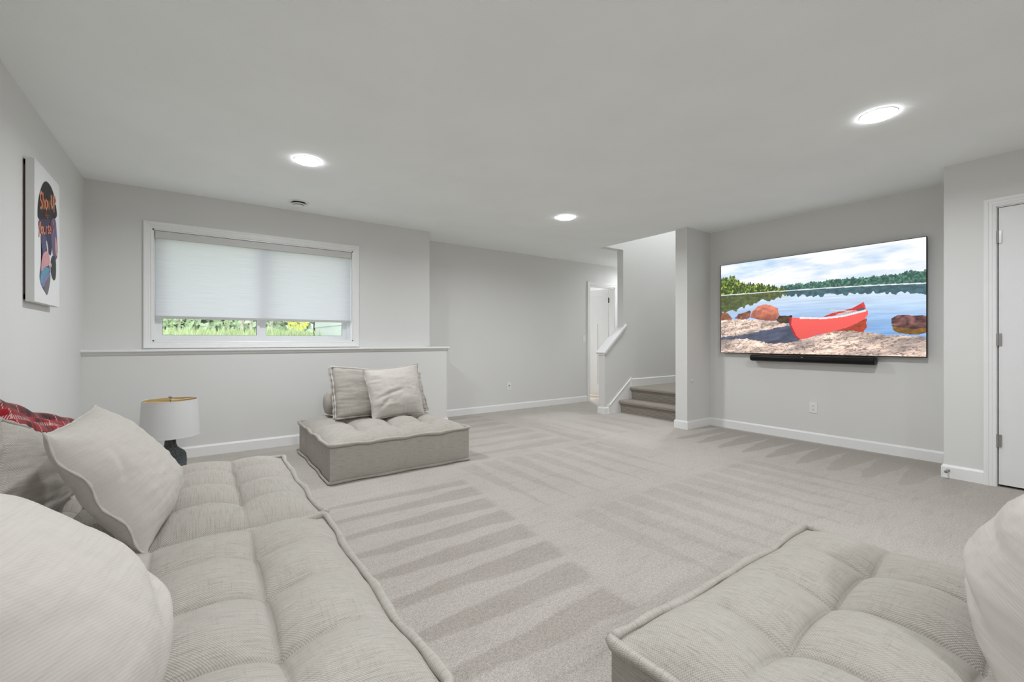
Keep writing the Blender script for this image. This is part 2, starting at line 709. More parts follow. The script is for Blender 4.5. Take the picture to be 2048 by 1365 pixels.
# far wall with a doorway
DX0, DX1, DZ = 5.645, 6.300, 2.055
w = MB()
w.box(2.0, DX0, YF, YF + 0.12, 0, H)
w.box(DX1, 7.4, YF, YF + 0.12, 0, H)
w.box(DX0, DX1, YF, YF + 0.12, DZ, H)
struct(w.build('wall_far', M['wall']))
struct(MB().box(XT, XT + 0.12, YN0 - 0.1, YN1, 0, H).build('wall_tv', M['wall']))
RY0, RY1, RZ = -0.262, 0.565, 2.057
w = MB()
w.box(XD, XD + 0.115, RY1, YN0, 0, H)
w.box(XD, XD + 0.115, -3.6, RY0, 0, H)
w.box(XD, XD + 0.115, RY0, RY1, RZ, H)
w.box(XD + 0.115, XT + 0.12, YN0 - 0.115, YN0, 0, H)
w.box(XT, XT + 0.12, -3.6, YN0 - 0.1, 0, H)
struct(w.build('wall_right', M['wall']))
struct(MB().box(-1.0, 7.4, YB - 0.12, YB, 0, H).build('wall_front', M['wall']))
w = MB()
w.box(4.79, 7.4, YN1, YS0, 0, H)
w.box(4.83, 7.4, YN1, YS0, H, 5.0)
struct(w.build('wall_column', M['wall']))
# stair side wall: sloped knee wall, then full height
w = MB()
w.prism([(4.815, 0), (4.815, 0.895), (5.22, 1.243), (5.22, 0)], 1, YS1, YS1 + 0.115)
w.box(5.22, 7.4, YS1, YS1 + 0.115, 0, 5.0)
w.box(4.83, 5.22, YS1, YS1 + 0.115, H, 5.0)
struct(w.build('wall_stairs', M['wall']))
struct(MB().box(7.28, 7.4, -3.6, 5.75, 0, 5.0).build('wall_end', M['wall']))
struct(MB().box(4.71, 4.83, YN1, YS1 + 0.115, H + 0.30, 5.0).build('wall_stairwell', M['wall']))
struct(MB().box(4.71, 7.4, YN1, YS1 + 0.115, 5.0, 5.1).build('ceiling_stairwell', M['ceiling']))
# room beyond the far doorway
w = MB()
w.box(5.05, 5.15, YF + 0.12, 7.5, 0, H)
w.box(7.3, 7.4, YF + 0.12, 7.5, 0, H)
w.box(5.05, 7.4, 7.4, 7.5, 0, H)
struct(w.build('wall_beyond', M['white_wall']))
struct(MB().box(5.05, 7.4, YF, 7.5, H, H + 0.1).build('ceiling_beyond', M['ceiling']))
struct(MB().box(5.05, 7.4, 5.67, 7.5, -0.10, -0.002).build('floor_beyond', M['tanfloor']))

# baseboards
baseboard('baseboard_lower', [(XL, YK), (2.551, YK), (2.551, YF)], -1)
baseboard('baseboard_far', [(2.551, YF), (DX0 - 0.066, YF)], -1)
baseboard('baseboard_tv', [(XT, YN1), (XT, YN0)], -1)
baseboard('baseboard_column', [(XT, YN1), (4.79, YN1), (4.79, YS0), (5.12, YS0)], 1)
baseboard('baseboard_right', [(4.95, YN0), (XD, YN0), (XD, RY1 + 0.063)], -1)
baseboard('baseboard_left', [(XL, YB), (XL, YK)], -1)
baseboard('baseboard_stairs', [(5.6, YS1 + 0.115), (4.815, YS1 + 0.115), (4.815, YS1), (4.875, YS1)], -1)

# sloped cap on the knee wall
t2 = empty('trim_2', (5.02, YS1 + 0.057, 0.9))
struct(t2)
dx, dz = 0.405, 0.348
ln = math.hypot(dx, dz)
ux, uz = dx / ln, dz / ln
a0 = (4.795, 0.895 - 0.02 * dz / dx)
a1 = (5.285, 0.895 + (5.285 - 4.815) * dz / dx)
th = 0.024
MB().prism([a0, a1, (a1[0] - uz * th, a1[1] + ux * th), (a0[0] - uz * th, a0[1] + ux * th)], 1, YS1 - 0.026, YS1 + 0.141).build('cap_board', M['trim'], t2)
mo = MB()
for (ya, yb) in ((YS1 - 0.014, YS1), (YS1 + 0.115, YS1 + 0.129)):
    mo.prism([(a0[0] + .008, a0[1] - .026), (a1[0] - .02, a1[1] - .045), (a1[0] - .02, a1[1] - .016), (a0[0] + .008, a0[1] + .006)], 1, ya, yb)
mo.box(4.801, 4.815, YS1 - 0.014, YS1 + 0.129, 0.862, 0.886)
mo.build('cap_moulding', M['trim'], t2)

# skirt board of the stairs, end blocks and landing baseboard
t3 = empty('trim_3', (5.1, YS1, 0))
struct(t3)
MB().prism([(4.885, 0), (5.42, 0), (5.42, 0.474), (5.375, 0.474), (4.905, 0.112), (4.885, 0.112)], 1, YS1 - 0.012, YS1).build('skirt_board', M['trim'], t3)
MB().prism([(4.905, 0.112), (5.375, 0.474), (5.375, 0.488), (4.905, 0.126)], 1, YS1 - 0.018, YS1).build('skirt_cap', M['trim'], t3)
MB().rbox(4.872, 4.902, YS1 - 0.022, YS1, 0.0, 0.132, 0.003).build('end_block', M['trim'], t3)
MB().rbox(5.374, 5.396, YS1 - 0.022, YS1, 0.365, 0.512, 0.003).build('end_block', M['trim'], t3)
MB().prism([(YS1, 0.36), (YS1 - 0.014, 0.36), (YS1 - 0.014, 0.478), (YS1 - 0.006, 0.488), (YS1, 0.488)], 0, 5.396, 7.28).build('landing_baseboard', M['trim'], t3)

# carpeted stairs
st = empty('staircase', (5.7, (YS0 + YS1) / 2, 0))
tag(st, 'carpeted staircase of two steps rising to a landing behind the knee wall', 'stairs')


def step_prof(xr, xn, z0, z1, xe):
    pts = [(xr, z0)]
    pts.append((xr - 0.012, z1 - 0.075))
    for k in range(7):
        a = -PI / 2 + PI * k / 6
        pts.append((xn + 0.022 - 0.022 * math.cos(a), z1 - 0.026 + 0.026 * math.sin(a)))
    pts.append((xe, z1))
    pts.append((xe, z0))
    return pts


MB().prism(step_prof(5.155, 5.100, 0.0, 0.183, 5.41), 1, YS0 + 0.002, YS1 - 0.013).build('step', M['stair_carpet'], st)
MB().prism(step_prof(5.405, 5.350, 0.183, 0.368, 5.62), 1, YS0 + 0.002, YS1 - 0.013).build('step', M['stair_carpet'], st)
MB().box(5.62, 7.28, YS0 + 0.002, YS1 - 0.013, 0.0, 0.368).build('landing', M['stair_carpet'], st)

# ------------------------------------------------------------------ window
win = empty('window_1', ((WX0 + WX1) / 2, YW, WZ0))
struct(win)
v, f = frame_profile([(WX0, WZ0), (WX0, WZ1), (WX1, WZ1), (WX1, WZ0)], CASING, 1, (YW, -1), True)
mk('window_casing', v, f, M['trim'], win)
jb = MB()
jb.box(WX0, WX0 + 0.012, YW, YW + 0.17, WZ0, WZ1).box(WX1 - 0.012, WX1, YW, YW + 0.17, WZ0, WZ1)
jb.box(WX0, WX1, YW, YW + 0.17, WZ1 - 0.012, WZ1).box(WX0, WX1, YW, YW + 0.17, WZ0, WZ0 + 0.012)
jb.build('window_jamb', M['trim'], win)


def ring(x0, x1, z0, z1, wl, wr, wb, wt, y0, y1):
    m = MB()
    m.box(x0, x0 + wl, y0, y1, z0, z1).box(x1 - wr, x1, y0, y1, z0, z1)
    m.box(x0 + wl, x1 - wr, y0, y1, z0, z0 + wb).box(x0 + wl, x1 - wr, y0, y1, z1 - wt, z1)
    return m


ring(WX0 + .012, WX1 - .012, WZ0 + .012, WZ1 - .012, .026, .026, .018, .026, 5.195, 5.27).build('window_frame', M['vinyl'], win)
s1 = ring(-0.300, 0.512, 1.095, 2.045, .026, .028, .030, .03, 5.200, 5.228).build('sash', M['vinyl'], win)
s2 = ring(0.512, 1.386, 1.093, 2.045, .060, .046, .032, .03, 5.228, 5.256).build('sash', M['vinyl'], win)
for (s, x0, x1, y) in ((s1, -0.276, 0.486, 5.214), (s2, 0.570, 1.342, 5.242)):
    MB().box(x0, x1, y, y + .004, 1.12, 2.02).build('pane', M['glass'], s)
    ring(x0, x1, 1.1235, 2.02, .004, .004, .004, .004, y - 0.004, y + .008).build('gasket', M['darkslot'], s)

bl = empty('roller_blind', ((WX0 + WX1) / 2, 5.14, 1.28))
tag(bl, 'half-lowered translucent white roller blind filling the upper window', 'blind')
MB().rbox(WX0 + .016, WX1 - .016, 5.103, 5.180, 2.004, 2.068, .004).build('cassette', plain('blind_fascia_cloth', (0.60, 0.595, 0.58, 1), .7, var=.01), bl)
v, f = [], []
for i in range(41):
    x = -0.318 + (1.404 + 0.318) * i / 40
    for z in (1.296, 2.02):
        v.append((x, 5.140, z))
f = [(2 * i, 2 * i + 2, 2 * i + 3, 2 * i + 1) for i in range(40)]
mk('blind_cloth', v, f, M['blind'], bl)
MB().rbox(-0.320, 1.406, 5.134, 5.147, 1.274, 1.300, .004).build('hem_bar', plain('blind_hem_cloth', (0.52, 0.52, 0.51, 1), .7, var=.01), bl)


# ------------------------------------------------------------------ doors
def craftsman_slab(name, w, hgt, mat, parent, place, stile=0.115):
    """door slab with one wide top panel and two tall lower panels, in local (u, n, z)"""
    mb = MB()
    t = 0.035
    mb.box(0, w, 0.012, t - 0.012, 0.0, hgt)
    for (y0, y1) in ((0, 0.012), (t - 0.012, t)):
        mb.box(0, stile, y0, y1, 0, hgt)
        mb.box(w - stile, w, y0, y1, 0, hgt)
        mb.box(stile, w - stile, y0, y1, 0, 0.22)
        mb.box(stile, w - stile, y0, y1, hgt - 0.13, hgt)
        mb.box(stile, w - stile, y0, y1, 1.38, 1.48)
        mb.box(w / 2 - 0.045, w / 2 + 0.045, y0, y1, 0.22, 1.38)
    mb.v = [place(p) for p in mb.v]
    return mb.build(name, mat, parent)


def hinge(parent, mat, c, ax, leaf_dir):
    mb = MB()
    v, f = lathe([(0, 0), (.0065, 0), (.0065, .029), (.0055, .030), (.0065, .031), (.0065, .060), (.0055, .061), (.0065, .062), (.0065, .092), (0, .092)], (c[0], c[1], c[2] - .046), 12)
    mb.add(v, f)
    x, y = leaf_dir
    mb.box(min(c[0], c[0] + x), max(c[0], c[0] + x) + .001, min(c[1], c[1] + y), max(c[1], c[1] + y) + .001, c[2] - .045, c[2] + .045)
    return mb.build('hinge', mat, parent)


d1 = empty('door_1', ((DX0 + DX1) / 2, YF, 0))
struct(d1)
v, f = frame_profile([(DX0, 0), (DX0, DZ), (DX1, DZ), (DX1, 0)], CASING, 1, (YF, -1), False)
mk('door_casing', v, f, M['trim'], d1)
jb = MB()
jb.box(DX0, DX0 + .016, YF, YF + .12, 0, DZ).box(DX1 - .016, DX1, YF, YF + .12, 0, DZ).box(DX0, DX1, YF, YF + .12, DZ - .016, DZ)
jb.build('door_jamb', M['trim'], d1)
hx, hy = 6.272, 5.685
an = math.radians(94)
ca, sa = math.cos(an), math.sin(an)
sl = craftsman_slab('door_slab', 0.60, 2.03, M['door'], d1, lambda p: (hx + p[0] * -math.cos(an - PI) * 0 + p[0] * (-math.cos(math.radians(86))) + p[1] * math.sin(math.radians(86)), hy + p[0] * math.sin(math.radians(86)) + p[1] * math.cos(math.radians(86)), 0.016 + p[2]))
for z in (1.83, 1.08, 0.30):
    hinge(sl, M['bronze'], (hx - 0.004, hy - 0.010, z), 0, (0.03, 0.001))
kn = MB()
kx, ky = hx - 0.6 * math.cos(math.radians(86)) * 1.0 + .0, hy + 0.54
v, f = lathe([(0, 0), (.026, .001), (.026, .008), (.010, .010), (.010, .035), (.022, .040), (.027, .052), (.022, .064), (0, .067)], (0, 0, 0), 18)
kn.add([(kx - 0.002 - p[2], ky + p[0], 0.95 + p[1]) for p in v], f)
kn.build('door_knob', M['nickel'], sl, smooth=True, sharp=40)

d2 = empty('door_2', (XD, (RY0 + RY1) / 2, 0))
struct(d2)
v, f = frame_profile([(RY1, 0), (RY1, RZ), (RY0, RZ), (RY0, 0)], CASING, 0, (XD, -1), False)
mk('door_casing', v, f, M['trim'], d2)
jb = MB()
jb.box(XD, XD + .115, RY1 - .004, RY1, 0, RZ).box(XD, XD + .115, RY0, RY0 + .012, 0, RZ).box(XD, XD + .115, RY0, RY1, RZ - .006, RZ)
jb.build('door_jamb', M['trim'], d2)
sl2 = craftsman_slab('door_slab', RY1 - RY0 - 0.022, 2.028, M['door'], d2, lambda p: (XD + 0.004 + p[1], RY1 - 0.010 - p[0], 0.018 + p[2]), stile=0.150)
for z in (1.832, 1.080, 0.338):
    hinge(sl2, M['nickel'], (XD - 0.004, RY1 - 0.006, z), 1, (0.001, -0.020))


# ------------------------------------------------------------------ ceiling fixtures
def downlight(x, y, z, label, watts, spread=164):
    e = empty('recessed_light', (x, y, z))
    tag(e, label, 'ceiling light', 'recessed ceiling lights')
    v, f = lathe([(.093, 0), (.093, -.002), (.0915, -.0035), (.088, -.0035), (.088, 0)], (x, y, z), 48)
    mk('trim_ring', v, f, M['trim'], e, smooth=True, sharp=40)
    v, f = lathe([(.0875, -.002), (.0870, -.008), (.083, -.0105), (.060, -.0125), (.03, -.0135), (.0005, -.014)], (x, y, z), 48)
    mk('diffuser', v, f, M['diffuser'], e, smooth=True)
    ld = bpy.data.lights.new('lamp', 'AREA')
    ld.shape = 'DISK'
    ld.size = 0.165
    ld.energy = watts
    ld.spread = math.radians(spread)
    ld.color = (0.925, 0.955, 1.0)
    lo = bpy.data.objects.new('lamp', ld)
    COL.objects.link(lo)
    lo.parent = e
    lo.location = (0, 0, -0.0148)
    return e


downlight(0.672, 3.62, H, 'round lit recessed light above the left window', LAMP_W)
downlight(3.315, 3.63, H, 'round lit recessed light nearest the stairs', LAMP_W)
downlight(3.350, 0.88, H, 'large-looking lit recessed light at upper right of the ceiling', LAMP_W * 0.9)
downlight(0.680, 0.88, H, 'lit recessed light directly over the foreground sofa module', LAMP_W * 0.85)
downlight(0.680, -1.86, H, 'added unseen fill light behind the camera on the left wall side', LAMP_W * 1.35)  # added fill lamp, never in view; brightens faces turned towards the camera
downlight(3.350, -1.86, H, 'added unseen fill light behind the camera on the door wall side', LAMP_W * 0.45)  # second added lamp out of view, weaker fill from the door side
downlight(6.70, 4.98, H, 'lit recessed light in the hall behind the stair wall', LAMP_W * 0.40, 170)
downlight(6.3, 6.5, H, 'lit recessed light in the room beyond the far door', LAMP_W * 1.2)
downlight(6.1, 3.85, 5.0, 'lit recessed light high above the stair landing', LAMP_W * 2.0, 170)

cv = empty('ceiling_vent', (0.805, 4.76, H))
tag(cv, 'round white ceiling air vent with dark concentric slots above the window', 'vent')
VC = (0.805, 4.76, H)
v, f = lathe([(.098, 0), (.098, -.004), (.090, -.008), (.070, -.008), (.066, 0)], VC, 44)
mk('flange', v, f, M['trim'], cv, smooth=True, sharp=30)
for (r0, z0_, r1, z1_) in ((.056, 0, .056, -.024), (.042, -.024, .042, -.040)):
    v, f = lathe([(r0, z0_), (r1, z1_)], VC, 44)
    mk('throat', v, f, M['darkslot'], cv, smooth=True)
for (r0, r1, z0_) in ((.066, .050, -.020), (.052, .036, -.034)):
    v, f = lathe([(r1, z0_), (r0, z0_ - .001), (r0, z0_ - .004), (r1, z0_ - .009)], VC, 44, close=True)
    mk('vent_ring', v, f, M['trim'], cv, smooth=True, sharp=40)
v, f = lathe([(.038, -.043), (.030, -.047), (.012, -.050), (.0005, -.051)], VC, 36)
mk('vent_cone', v, f, M['trim'], cv, smooth=True, sharp=40)

# ------------------------------------------------------------------ television
TVX = 5.232
TY0, TY1, TZ0, TZ1 = 1.034, 2.916, 0.920, 1.995
tv = empty('television', (TVX + .03, (TY0 + TY1) / 2, TZ0))
tag(tv, 'large black-edged flat television showing a red canoe by a lake, hung on the wall', 'television')
MB().rbox(TVX + .002, TVX + .028, TY0, TY1, TZ0, TZ1, .003).build('cabinet', M['black'], tv)
ring_v = MB()
ring_v.box(TVX - .001, TVX + .004, TY0, TY0 + .0045, TZ0, TZ1).box(TVX - .001, TVX + .004, TY1 - .0045, TY1, TZ0, TZ1)
ring_v.box(TVX - .001, TVX + .004, TY0, TY1, TZ0, TZ0 + .0075).box(TVX - .001, TVX + .004, TY0, TY1, TZ1 - .0045, TZ1)
ring_v.build('bezel', M['black'], tv)
MB().box(TVX + .028, XT, 1.65, 2.30, 1.25, 1.65).build('wall_mount', M['black'], tv)


def poly_mask(U, V, poly):
    ins = np.zeros(U.shape, bool)
    n = len(poly)
    for i in range(n):
        x0, y0 = poly[i]
        x1, y1 = poly[(i + 1) % n]
        if y0 == y1:
            continue
        c = ((y0 > V) != (y1 > V)) & (U < (x1 - x0) * (V - y0) / (y1 - y0) + x0)
        ins ^= c
    return ins


def lin(c):
    c = np.asarray(c, float) / 255.0
    return np.where(c <= 0.04045, c / 12.92, ((c + 0.055) / 1.055) ** 2.4)


def lake_picture(nu, nv):
    """the picture on the screen: lake, forest shore, boulders, canoe"""
    U, V = np.meshgrid((np.arange(nu) + .5) / nu, (np.arange(nv) + .5) / nv)
    A = 1.76
    img = np.zeros((nv, nu, 3))

    def c(*k):
        return np.array(k, float)

    def blend(m, col):
        nonlocal img
        m = m[..., None] if m.ndim == 2 else m
        img = img * (1 - m) + col * m
    cl1 = fbm(U * 5 + 3, V * 14 + 1, 5, 3)
    cl2 = fbm(U * 16, V * 30, 4, 9)
    cloud = np.clip((cl1 * 0.7 + cl2 * 0.3 - 0.40) * 2.4 + 0.42 + U * 0.30, 0, 1)[..., None]
    sky = c(150, 192, 238) * (1 - V[..., None] * 1.2) + c(226, 240, 250) * V[..., None] * 1.2
    img = sky * (1 - cloud) + c(250, 252, 255) * cloud
    shore = np.interp(U, [0, .148, .386, .587, .805, 1], [.345, .349, .352, .358, .369, .387])
    # far shore forest
    jag = (vnoise(U * 220, U * 0, 5) * .020 + vnoise(U * 60, U * 0, 6) * .022)
    ft = np.interp(U, [.30, .386, .502, .587, .673, .805, .845, .902, .957, 1], [.330, .296, .290, .284, .284, .287, .282, .285, .276, .272]) - jag + .020
    tex = fbm(U * 150, V * 70, 3, 21)[..., None]
    fcol = c(72, 112, 104) * (0.55 + .75 * tex) + c(50, 62, 20) * np.clip(tex * 2.2 - 1.1, 0, 1)
    blend(((V > ft) & (V < shore - .006) & (U > .33)).astype(float), fcol)
    # near shore forest, left
    jag2 = vnoise(U * 210, U * 0, 15) * .040 + vnoise(U * 60, U * 0, 16) * .024
    lt = np.interp(U, [0, .044, .080, .109, .186, .238, .289, .331, .379, .393], [.150, .160, .120, .185, .235, .250, .283, .290, .322, .345]) - jag2 + .03
    tex = fbm(U * 120, V * 55, 3, 31)[..., None]
    tex = tex * .55 + fbm(U * 260, V * 75, 2, 33)[..., None] * .45
    lcol = c(66, 92, 36) * (.55 + .7 * tex) + c(158, 146, 56) * np.clip(tex * 3.2 - 1.5, 0, 1)
    lm = (V > lt) & (V < shore - .008) & (U < .393)
    blend(lm.astype(float), lcol)
    # water
    wat = V >= shore - .006
    k = np.clip((V - shore) / .40, 0, 1)[..., None]
    rip = fbm(U * 8, V * 70, 4, 41)[..., None]
    wcol = c(226, 238, 250) * (1 - k) + c(138, 180, 232) * k + (rip - .5) * 46
    wcol = wcol + np.clip(U - .55, 0, 1)[..., None] * 22 * (1 - k)
    blend(wat.astype(float), wcol)
    fr = np.interp(U, [.386, .587, .727, .805, .854, .902, .948, 1], [.398, .430, .424, .438, .454, .446, .472, .476]) + (vnoise(U * 90, U * 0, 51) - .5) * .040
    tex = fbm(U * 70, V * 60, 3, 61)[..., None]
    blend(((V > shore + .004) & (V < fr) & (U > .386)).astype(float) * .92, c(62, 96, 104) * (.65 + .6 * tex))
    lr = np.interp(U, [0, .068, .132, .246, .331, .393], [.560, .545, .488, .447, .412, .389]) + (vnoise(U * 80, U * 0, 71) - .5) * .06
    blend(((V > shore + .002) & (V < lr) & (U < .393)).astype(float) * .9, c(86, 96, 44) * (.5 + .8 * tex))
    blend(((np.abs(V - shore + .002) < np.where(U < .30, .0022, .0042))).astype(float) * .75, c(236, 240, 238))

    def shape(poly, col, jit=.004, a=1.0):
        du = (vnoise(U * 60, V * 34, 81) - .5) * 2 * jit
        dv = (vnoise(U * 60 + 9, V * 34, 82) - .5) * 2 * jit
        blend(poly_mask(U + du, V + dv, poly).astype(float) * a, col)
    # canoe reflection, dark boulder and its reflection
    shape([(.622, .785), (.700, .735), (.772, .659), (.773, .749), (.761, .788), (.700, .775)], c(186, 74, 50) * (.7 + .5 * tex))
    shape([(.871, .722), (.902, .740), (.948, .758), (1.01, .755), (1.01, .789), (.971, .815), (.926, .809), (.888, .786)], c(150, 108, 52) * (.6 + .5 * tex))
    rt = fbm(U * 60, V * 40, 4, 91)[..., None]
    shape([(.871, .715), (.874, .672), (.898, .642), (.948, .649), (1.01, .660), (1.01, .760), (.948, .764), (.902, .748)], c(112, 76, 74) * (.35 + 1.1 * rt) * np.clip(1.9 - (V[..., None] - .64) * 9, .35, 1.2))
    # rock shelf
    g1 = fbm(U * 26, V * 40 + U * 12, 5, 101)[..., None]
    g2 = fbm(U * 90, V * 120 + U * 30, 3, 111)[..., None]
    crack = np.clip(1 - np.abs(fbm(U * 14, V * 34 + U * 9, 4, 121) - .5) * 26, 0, 1)[..., None]
    big = fbm(U * 9 + V * 3, V * 20 + U * 7, 4, 131)[..., None]
    rcol = (c(238, 208, 186) * big + c(206, 190, 184) * (1 - big)) * (.60 + .80 * big) * (.82 + .30 * g1) * (.84 + .30 * g2)
    rcol = rcol * (1 - .62 * crack) + c(70, 54, 60) * .62 * crack
    spec = (g2 < .33).astype(float)
    rcol = rcol * (1 - .38 * spec) + c(96, 72, 72) * .38 * spec
    shape([(-.01, .632), (.148, .628), (.246, .641), (.338, .660), (.413, .709), (.464, .849), (.545, .819), (.633, .779), (.700, .775), (.805, .795), (.854, .818), (.902, .813), (.948, .825), (1.01, .836), (1.01, 1.01), (-.01, 1.01)], rcol, .006)
    shape([(-.01, .826), (.148, .800), (.246, .761), (.359, .722), (.413, .715), (.440, .811), (.475, .856), (.399, .887), (.324, .901), (.260, .882), (.201, .848), (.109, .841), (-.01, .862)], c(92, 98, 122) * (.62 + .55 * g1), .008)
    # small rocks and pink boulder
    shape([(-.01, .545), (.036, .542), (.068, .594), (.068, .630), (-.01, .632)], c(170, 112, 86) * (.5 + .8 * rt))
    shape([(.085, .615), (.116, .563), (.163, .553), (.186, .528), (.194, .549), (.179, .620), (.132, .632)], c(158, 100, 82) * (.4 + .9 * rt))
    shape([(.338, .650), (.352, .603), (.413, .608), (.413, .690), (.359, .684)], c(96, 72, 52) * (.5 + .8 * rt))
    shade = np.clip(1.25 - (V[..., None] - .476) * 2.6 + (U[..., None] - .27) * .5, .55, 1.2)
    shape([(.182, .610), (.201, .550), (.231, .499), (.268, .476), (.310, .488), (.345, .524), (.352, .590), (.335, .660), (.260, .645)], c(216, 130, 106) * (.65 + .5 * rt) * shade)
    # canoe
    shape([(.414, .618), (.422, .628), (.527, .650), (.587, .654), (.673, .637), (.769, .597), (.777, .581), (.779, .626), (.764, .670), (.700, .735), (.616, .785), (.545, .813), (.502, .843), (.466, .853), (.441, .811), (.421, .748), (.412, .684)], c(246, 98, 92) * (1.04 - (V[..., None] - .62) * .35), .0)
    shape([(.575, .636), (.616, .606), (.711, .565), (.759, .515), (.770, .580), (.700, .604), (.616, .632)], c(214, 56, 58), .0)
    shape([(.640, .612), (.700, .590), (.735, .585), (.700, .601), (.650, .622)], c(220, 190, 150), .0)
    shape([(.725, .580), (.764, .560), (.767, .580), (.740, .592)], c(84, 92, 96), .0)
    shape([(.613, .561), (.662, .580), (.725, .588), (.725, .594), (.662, .590), (.612, .572)], c(222, 214, 206), .0)
    shape([(.464, .626), (.587, .642), (.673, .627), (.769, .586), (.773, .598), (.673, .642), (.587, .657), (.464, .646)], c(252, 240, 238), .0)
    shape([(.412, .612), (.423, .612), (.424, .632), (.419, .700), (.446, .812), (.470, .856), (.462, .856), (.436, .812), (.409, .700)], c(180, 44, 52), .0)
    shape([(.410, .606), (.424, .606), (.425, .626), (.412, .626)], c(50, 40, 40), .0)
    shape([(.752, .530), (.761, .512), (.769, .560), (.764, .575)], c(224, 70, 70), .0)
    return np.clip(img, 0, 255)


PNU, PNV = 416, 236
pic = lake_picture(PNU, PNV)
px0, px1, pz0, pz1 = TY0 + .005, TY1 - .005, TZ0 + .008, TZ1 - .005
gu, gv = np.meshgrid(np.arange(PNU + 1) / PNU, np.arange(PNV + 1) / PNV)
pv = np.stack([np.full(gu.size, TVX), (px1 - (px1 - px0) * gu).ravel(), (pz1 - (pz1 - pz0) * gv).ravel()], 1)
pf = grid_faces(PNU, PNV, flip=True)
b = NB('lit_screen_picture')
at = b.n('ShaderNodeVertexColor', layer_name='picture')
b.p.inputs['Base Color'].default_value = (0.01, 0.01, 0.01, 1)
b.p.inputs['Roughness'].default_value = 0.25
b.link(at.outputs[0], b.p.inputs['Emission Color'])
b.p.inputs['Emission Strength'].default_value = 0.93
scr = mk('screen', pv, pf, b.m, tv)
ca_ = scr.data.color_attributes.new('picture', 'FLOAT_COLOR', 'CORNER')
cols = np.ones((PNU * PNV, 4, 4))
cols[:, :, :3] = lin(pic).reshape(-1, 1, 3)
ca_.data.foreach_set('color', cols.astype(np.float32).ravel())

# ------------------------------------------------------------------ sound bar
sb = empty('sound_bar', (5.232, 1.965, .836))
tag(sb, 'long black rounded sound bar mounted just below the television', 'speaker')
prof = []
for k in range(36):
    a = 2 * PI * k / 36
    ca1, sa1 = math.cos(a), math.sin(a)
    prof.append((5.232 + .056 * np.sign(ca1) * abs(ca1) ** .75, .876 + .0385 * np.sign(sa1) * abs(sa1) ** .8))
v, f = [], []
ys = [1.396, 1.400, 1.404, 2.528, 2.532, 2.536]
sc_ = [.93, .985, 1, 1, .985, .93]
for y, s in zip(ys, sc_):
    for (x, z) in prof:
        v.append((5.232 + (x - 5.232) * s, y, .876 + (z - .876) * s))
n = 36
for i in range(5):
    for k in range(n):
        f.append((i * n + k, i * n + (k + 1) % n, (i + 1) * n + (k + 1) % n, (i + 1) * n + k))
f += [tuple(range(n - 1, -1, -1)), tuple(5 * n + k for k in range(n))]
mk('body', v, f, M['black'], sb, smooth=True, sharp=50)
for y0, y1 in ((1.392, 1.397), (2.535, 2.540)):
    v, f = [], []
    for y in (y0, y1):
        for (x, z) in prof:
            v.append((5.232 + (x - 5.232) * .86, y, .876 + (z - .876) * .86))
    f = [(k, (k + 1) % n, n + (k + 1) % n, n + k) for k in range(n)] + [tuple(range(n - 1, -1, -1)), tuple(n + k for k in range(n))]
    mk('end_cap', v, f, M['black'], sb)
MB().rbox(5.1755, 5.180, 1.995, 2.008, .892, .896, .0008).build('logo_mark', M['plate'], sb)
MB().box(5.24, XT, 1.6, 2.3, .858, .892).build('bracket', M['black'], sb)


# ------------------------------------------------------------------ plates, bumper, stop
def plate_local(kind, name, label, cat, place):
    """wall plate in local (u across, v up, n out)"""
    def B(u0, u1, v0, v1, n0, n1, r=None):
        m = MB()
        if r:
            m.rbox(u0, u1, v0, v1, n0, n1, r)
        else:
            m.box(u0, u1, v0, v1, n0, n1)
        m.v = [place(p) for p in m.v]
        return m
    root = B(-.036, .036, -.058, .058, 0, .006, .0025).build(name, M['plate'])
    tag(root, label, cat)
    if kind == 'outlet':
        B(-.017, .017, -.034, .034, .005, .0078, .001).build('receptacle', M['plate'], root)
        for vz in (-.019, .019):
            B(-.0085, -.0055, vz - .003, vz + .006, .0072, .0084).build('slot', M['darkslot'], root)
            B(.0055, .0085, vz - .003, vz + .006, .0072, .0084).build('slot', M['darkslot'], root)
            B(-.0025, .0025, vz - .011, vz - .006, .0072, .0084).build('slot', M['darkslot'], root)
    elif kind == 'switch':
        B(-.017, .017, -.034, .034, .005, .009, .001).build('rocker', M['plate'], root)
    elif kind == 'coax':
        B(-.017, .017, -.034, .034, .005, .0078, .001).build('insert', M['plate'], root)
        m = MB()
        v, f = lathe([(0, .006), (.008, .006), (.008, .012), (.0055, .012), (.0055, .020), (0, .020)], (0, 0, 0), 14)
        m.add([place((p[0] + .005, p[1] + .008, p[2])) for p in v], f)
        m.build('coax_jack', M['darkslot'], root)
        B(-.004, .004, -.020, -.012, .0072, .0084).build('slot', M['darkslot'], root)
    return root


plate_local('outlet', 'wall_outlet', 'white duplex outlet on the wall below the television', 'outlet', lambda p: (XT - p[2], 1.937 - p[0], .363 + p[1]))
plate_local('coax', 'wall_jack', 'white jack plate with a black plug low on the far wall', 'outlet', lambda p: (3.893 + p[0], YF - p[2], .371 + p[1]))
plate_local('switch', 'light_switch', 'white rocker light switch beside the far white door', 'light switch', lambda p: (5.508 + p[0], YF - p[2], 1.103 + p[1]))
v, f = lathe([(0, 0), (.026, 0), (.026, .004), (.020, .011), (.008, .014), (0, .0145)], (0, 0, 0), 28)
wb = mk('wall_bumper', [(4.892 + p[0], YN1 - p[2], .583 + p[1]) for p in v], f, M['wall'], smooth=True, sharp=50)
tag(wb, 'small round pale bumper on the stub wall left of the television', 'wall bumper')
ds = empty('door_stop', (XD - .014, .800, .055))
tag(ds, 'small metal spring door stop at the baseboard corner beside the right door', 'door stop')
m = MB()
